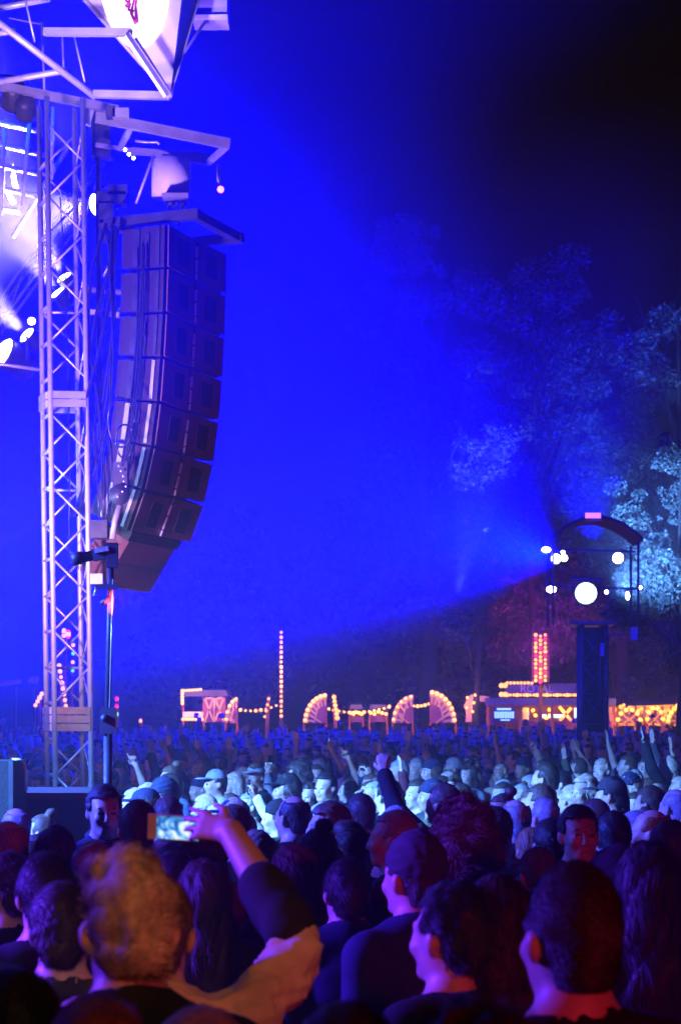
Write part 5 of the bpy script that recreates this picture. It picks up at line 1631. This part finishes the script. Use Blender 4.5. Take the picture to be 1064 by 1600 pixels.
for x in (842, 856, 868):
    MB(o).slab([fx(x, 1122, 1.8), fx(x + 11, 1122, 1.8), fx(x + 11, 1116, 1.8), fx(x, 1116, 1.8)], (0, .1, 0)).build('lit_shelf', M['screen'], br)
MB(o).slab([fx(897, 1122, 1.8), fx(906, 1122, 1.8), fx(906, 1106, 1.8), fx(897, 1106, 1.8)], (0, .1, 0)).build('lit_shelf', M['screen'], br)
for x in (929, 942, 952):
    MB(o).slab([fx(x, 1130, .6), fx(x + 5, 1130, .6), fx(x + 5, 1104, .6), fx(x, 1104, .6)], (0, .1, 0)).build('board_panel', M['stall'], br)
warm(840, 1108, 50, 1.0); warm(885, 1108, 60, .6); warm(935, 1108, 60, -.4); warm(850, 1080, 40, -1.6)
# menu screen at the left end of the bar
ms = empty('menu_board', ground_at(788, -.9), 'glowing pale blue menu board at the left end of the bar', 'menu board')
o = ms.location
MB(o).slab([fx(770, 1128, -.9), fx(805, 1128, -.9), fx(805, 1105, -.9), fx(770, 1105, -.9)], (0, .08, 0)).build('casing', M['fascia'], ms)
MB(o).slab([fx(776, 1109.5, -.94), fx(798, 1109.5, -.94), fx(798, 1106.5, -.94), fx(776, 1106.5, -.94)], (0, .03, 0)).build('heading_strip', M['screen'], ms)
for i in range(8):
    x = 772.5 + i * 3.9
    MB(o).slab([fx(x, 1122, -.94), fx(x + 2.7, 1122, -.94), fx(x + 2.7, 1112, -.94), fx(x, 1112, -.94)], (0, .03, 0)).build('lit_column', M['screen'], ms)
MB(o).slab([fx(782, 1126, -.94), fx(796, 1126, -.94), fx(796, 1124, -.94), fx(782, 1124, -.94)], (0, .03, 0)).build('lit_strip', M['screen'], ms)
p = fx(788, 1128, -.85); MB(o).tube((p.x, p.y, .01), (p.x, p.y, p.z), .05, 6).build('post', M['stall_dark'], ms)
# amber lit stall behind the right hand arches
s = empty('fairground_stall', ground_at(1005, 1.2), 'long amber lit stall behind the arches at the right edge', 'stall')
o = s.location
MB(o).slab([fx(946, 1104, .9), fx(1090, 1100, .9), fx(1090, 1092, 1.6), fx(946, 1096, 1.6)], (0, 1.5, .08)).build('roof', M['canvas'], s)
MB(o).slab([fx(948, 1134, 2.4), fx(1088, 1134, 2.4), fx(1088, 1100, 2.4), fx(948, 1100, 2.4)], (0, .1, 0)).build('back_wall', M['stall'], s)
for i in range(10):
    x = 950 + i * 14
    p = fx(x, 1103, 1.0); MB(o).tube((p.x, p.y, .01), (p.x, p.y, p.z), .05, 6).build('post', M['stall'], s)
    MB(o).beam(fx(x, 1106, 1.3), fx(x + 13, 1124 if i % 2 else 1118, 1.3), .05, .09).build('lattice_bar', M['stall'], s)
    bulb(fx(x + 5, 1106 + random.uniform(-2, 6), .8), .07, s)
    bulb(fx(x + 10, 1104 + random.uniform(-3, 8), .8), .055, s)
for x in (962, 1004, 1042): warm(x, 1110, 45, 1.6)
# festoon strings that link the stalls
for (xa, ya, xb, yb, n, lab) in ((510, 1104, 612, 1100, 13, 'sagging bulb string between the quarter wheel and the dim wheel'), (372, 1106, 436, 1098, 8, 'sagging bulb string left of the tall bulb mast'), (644, 1100, 672, 1096, 5, 'short bulb string between the dim and the brightest wheel')):
    c = ground_at((xa + xb) / 2, -.3)
    fs = empty('festoon_string', c, lab, 'festoon', 'festoon strings')
    P_ = [fx(xa + (xb - xa) * t, ya + (yb - ya) * t + 34 * t * (1 - t) * (xb - xa) / 100, -.3) for t in [i / (n * 2) for i in range(n * 2 + 1)]]
    MB(c).path(P_, .012, 5).build('cord', M['cable'], fs)
    for i in range(n): bulb(P_[2 * i + 1] + Vector((0, -.02, -.06)), random.choice([.045, .055, .065]), fs)
# grey banner beams far left
gb = empty('banner_beam', ground_at(20, 2), 'pale grey beam high over the crowd at the far left', 'beam')
o = gb.location
MB(o).beam(fx(-40, 1074, 2), fx(33, 1065, 2), .12, .16).build('beam', M['white_panel'], gb)
MB(o).beam(fx(46, 1064, 2), fx(61, 1061, 2), .12, .22).build('end_panel', M['white_panel'], gb)
for x in (-20, 25, 55):
    p = fx(x, 1068, 2.2); MB(o).tube((p.x, p.y, .01), (p.x, p.y, p.z), .05, 6).build('post', M['stall_dark'], gb)

# ------------------------------------------------------------------ haze: the smoky air of the show
hz = MB().box((0, 197, 11.4), (310, 412, 25.4)).build('haze', None)
tag(hz, kind='stuff')
hm_ = bpy.data.materials.new('smoky_air')
hm_.use_nodes = True
n_ = hm_.node_tree
n_.nodes.clear()
ou = n_.nodes.new('ShaderNodeOutputMaterial')
pv = n_.nodes.new('ShaderNodeVolumePrincipled')
pv.inputs['Color'].default_value = (0.92, 0.94, 1, 1)
pv.inputs['Density'].default_value = 0.004
pv.inputs['Anisotropy'].default_value = 0.2
n_.links.new(pv.outputs[0], ou.inputs['Volume'])
hz.data.materials.append(hm_)
hz.display_type = 'WIRE'
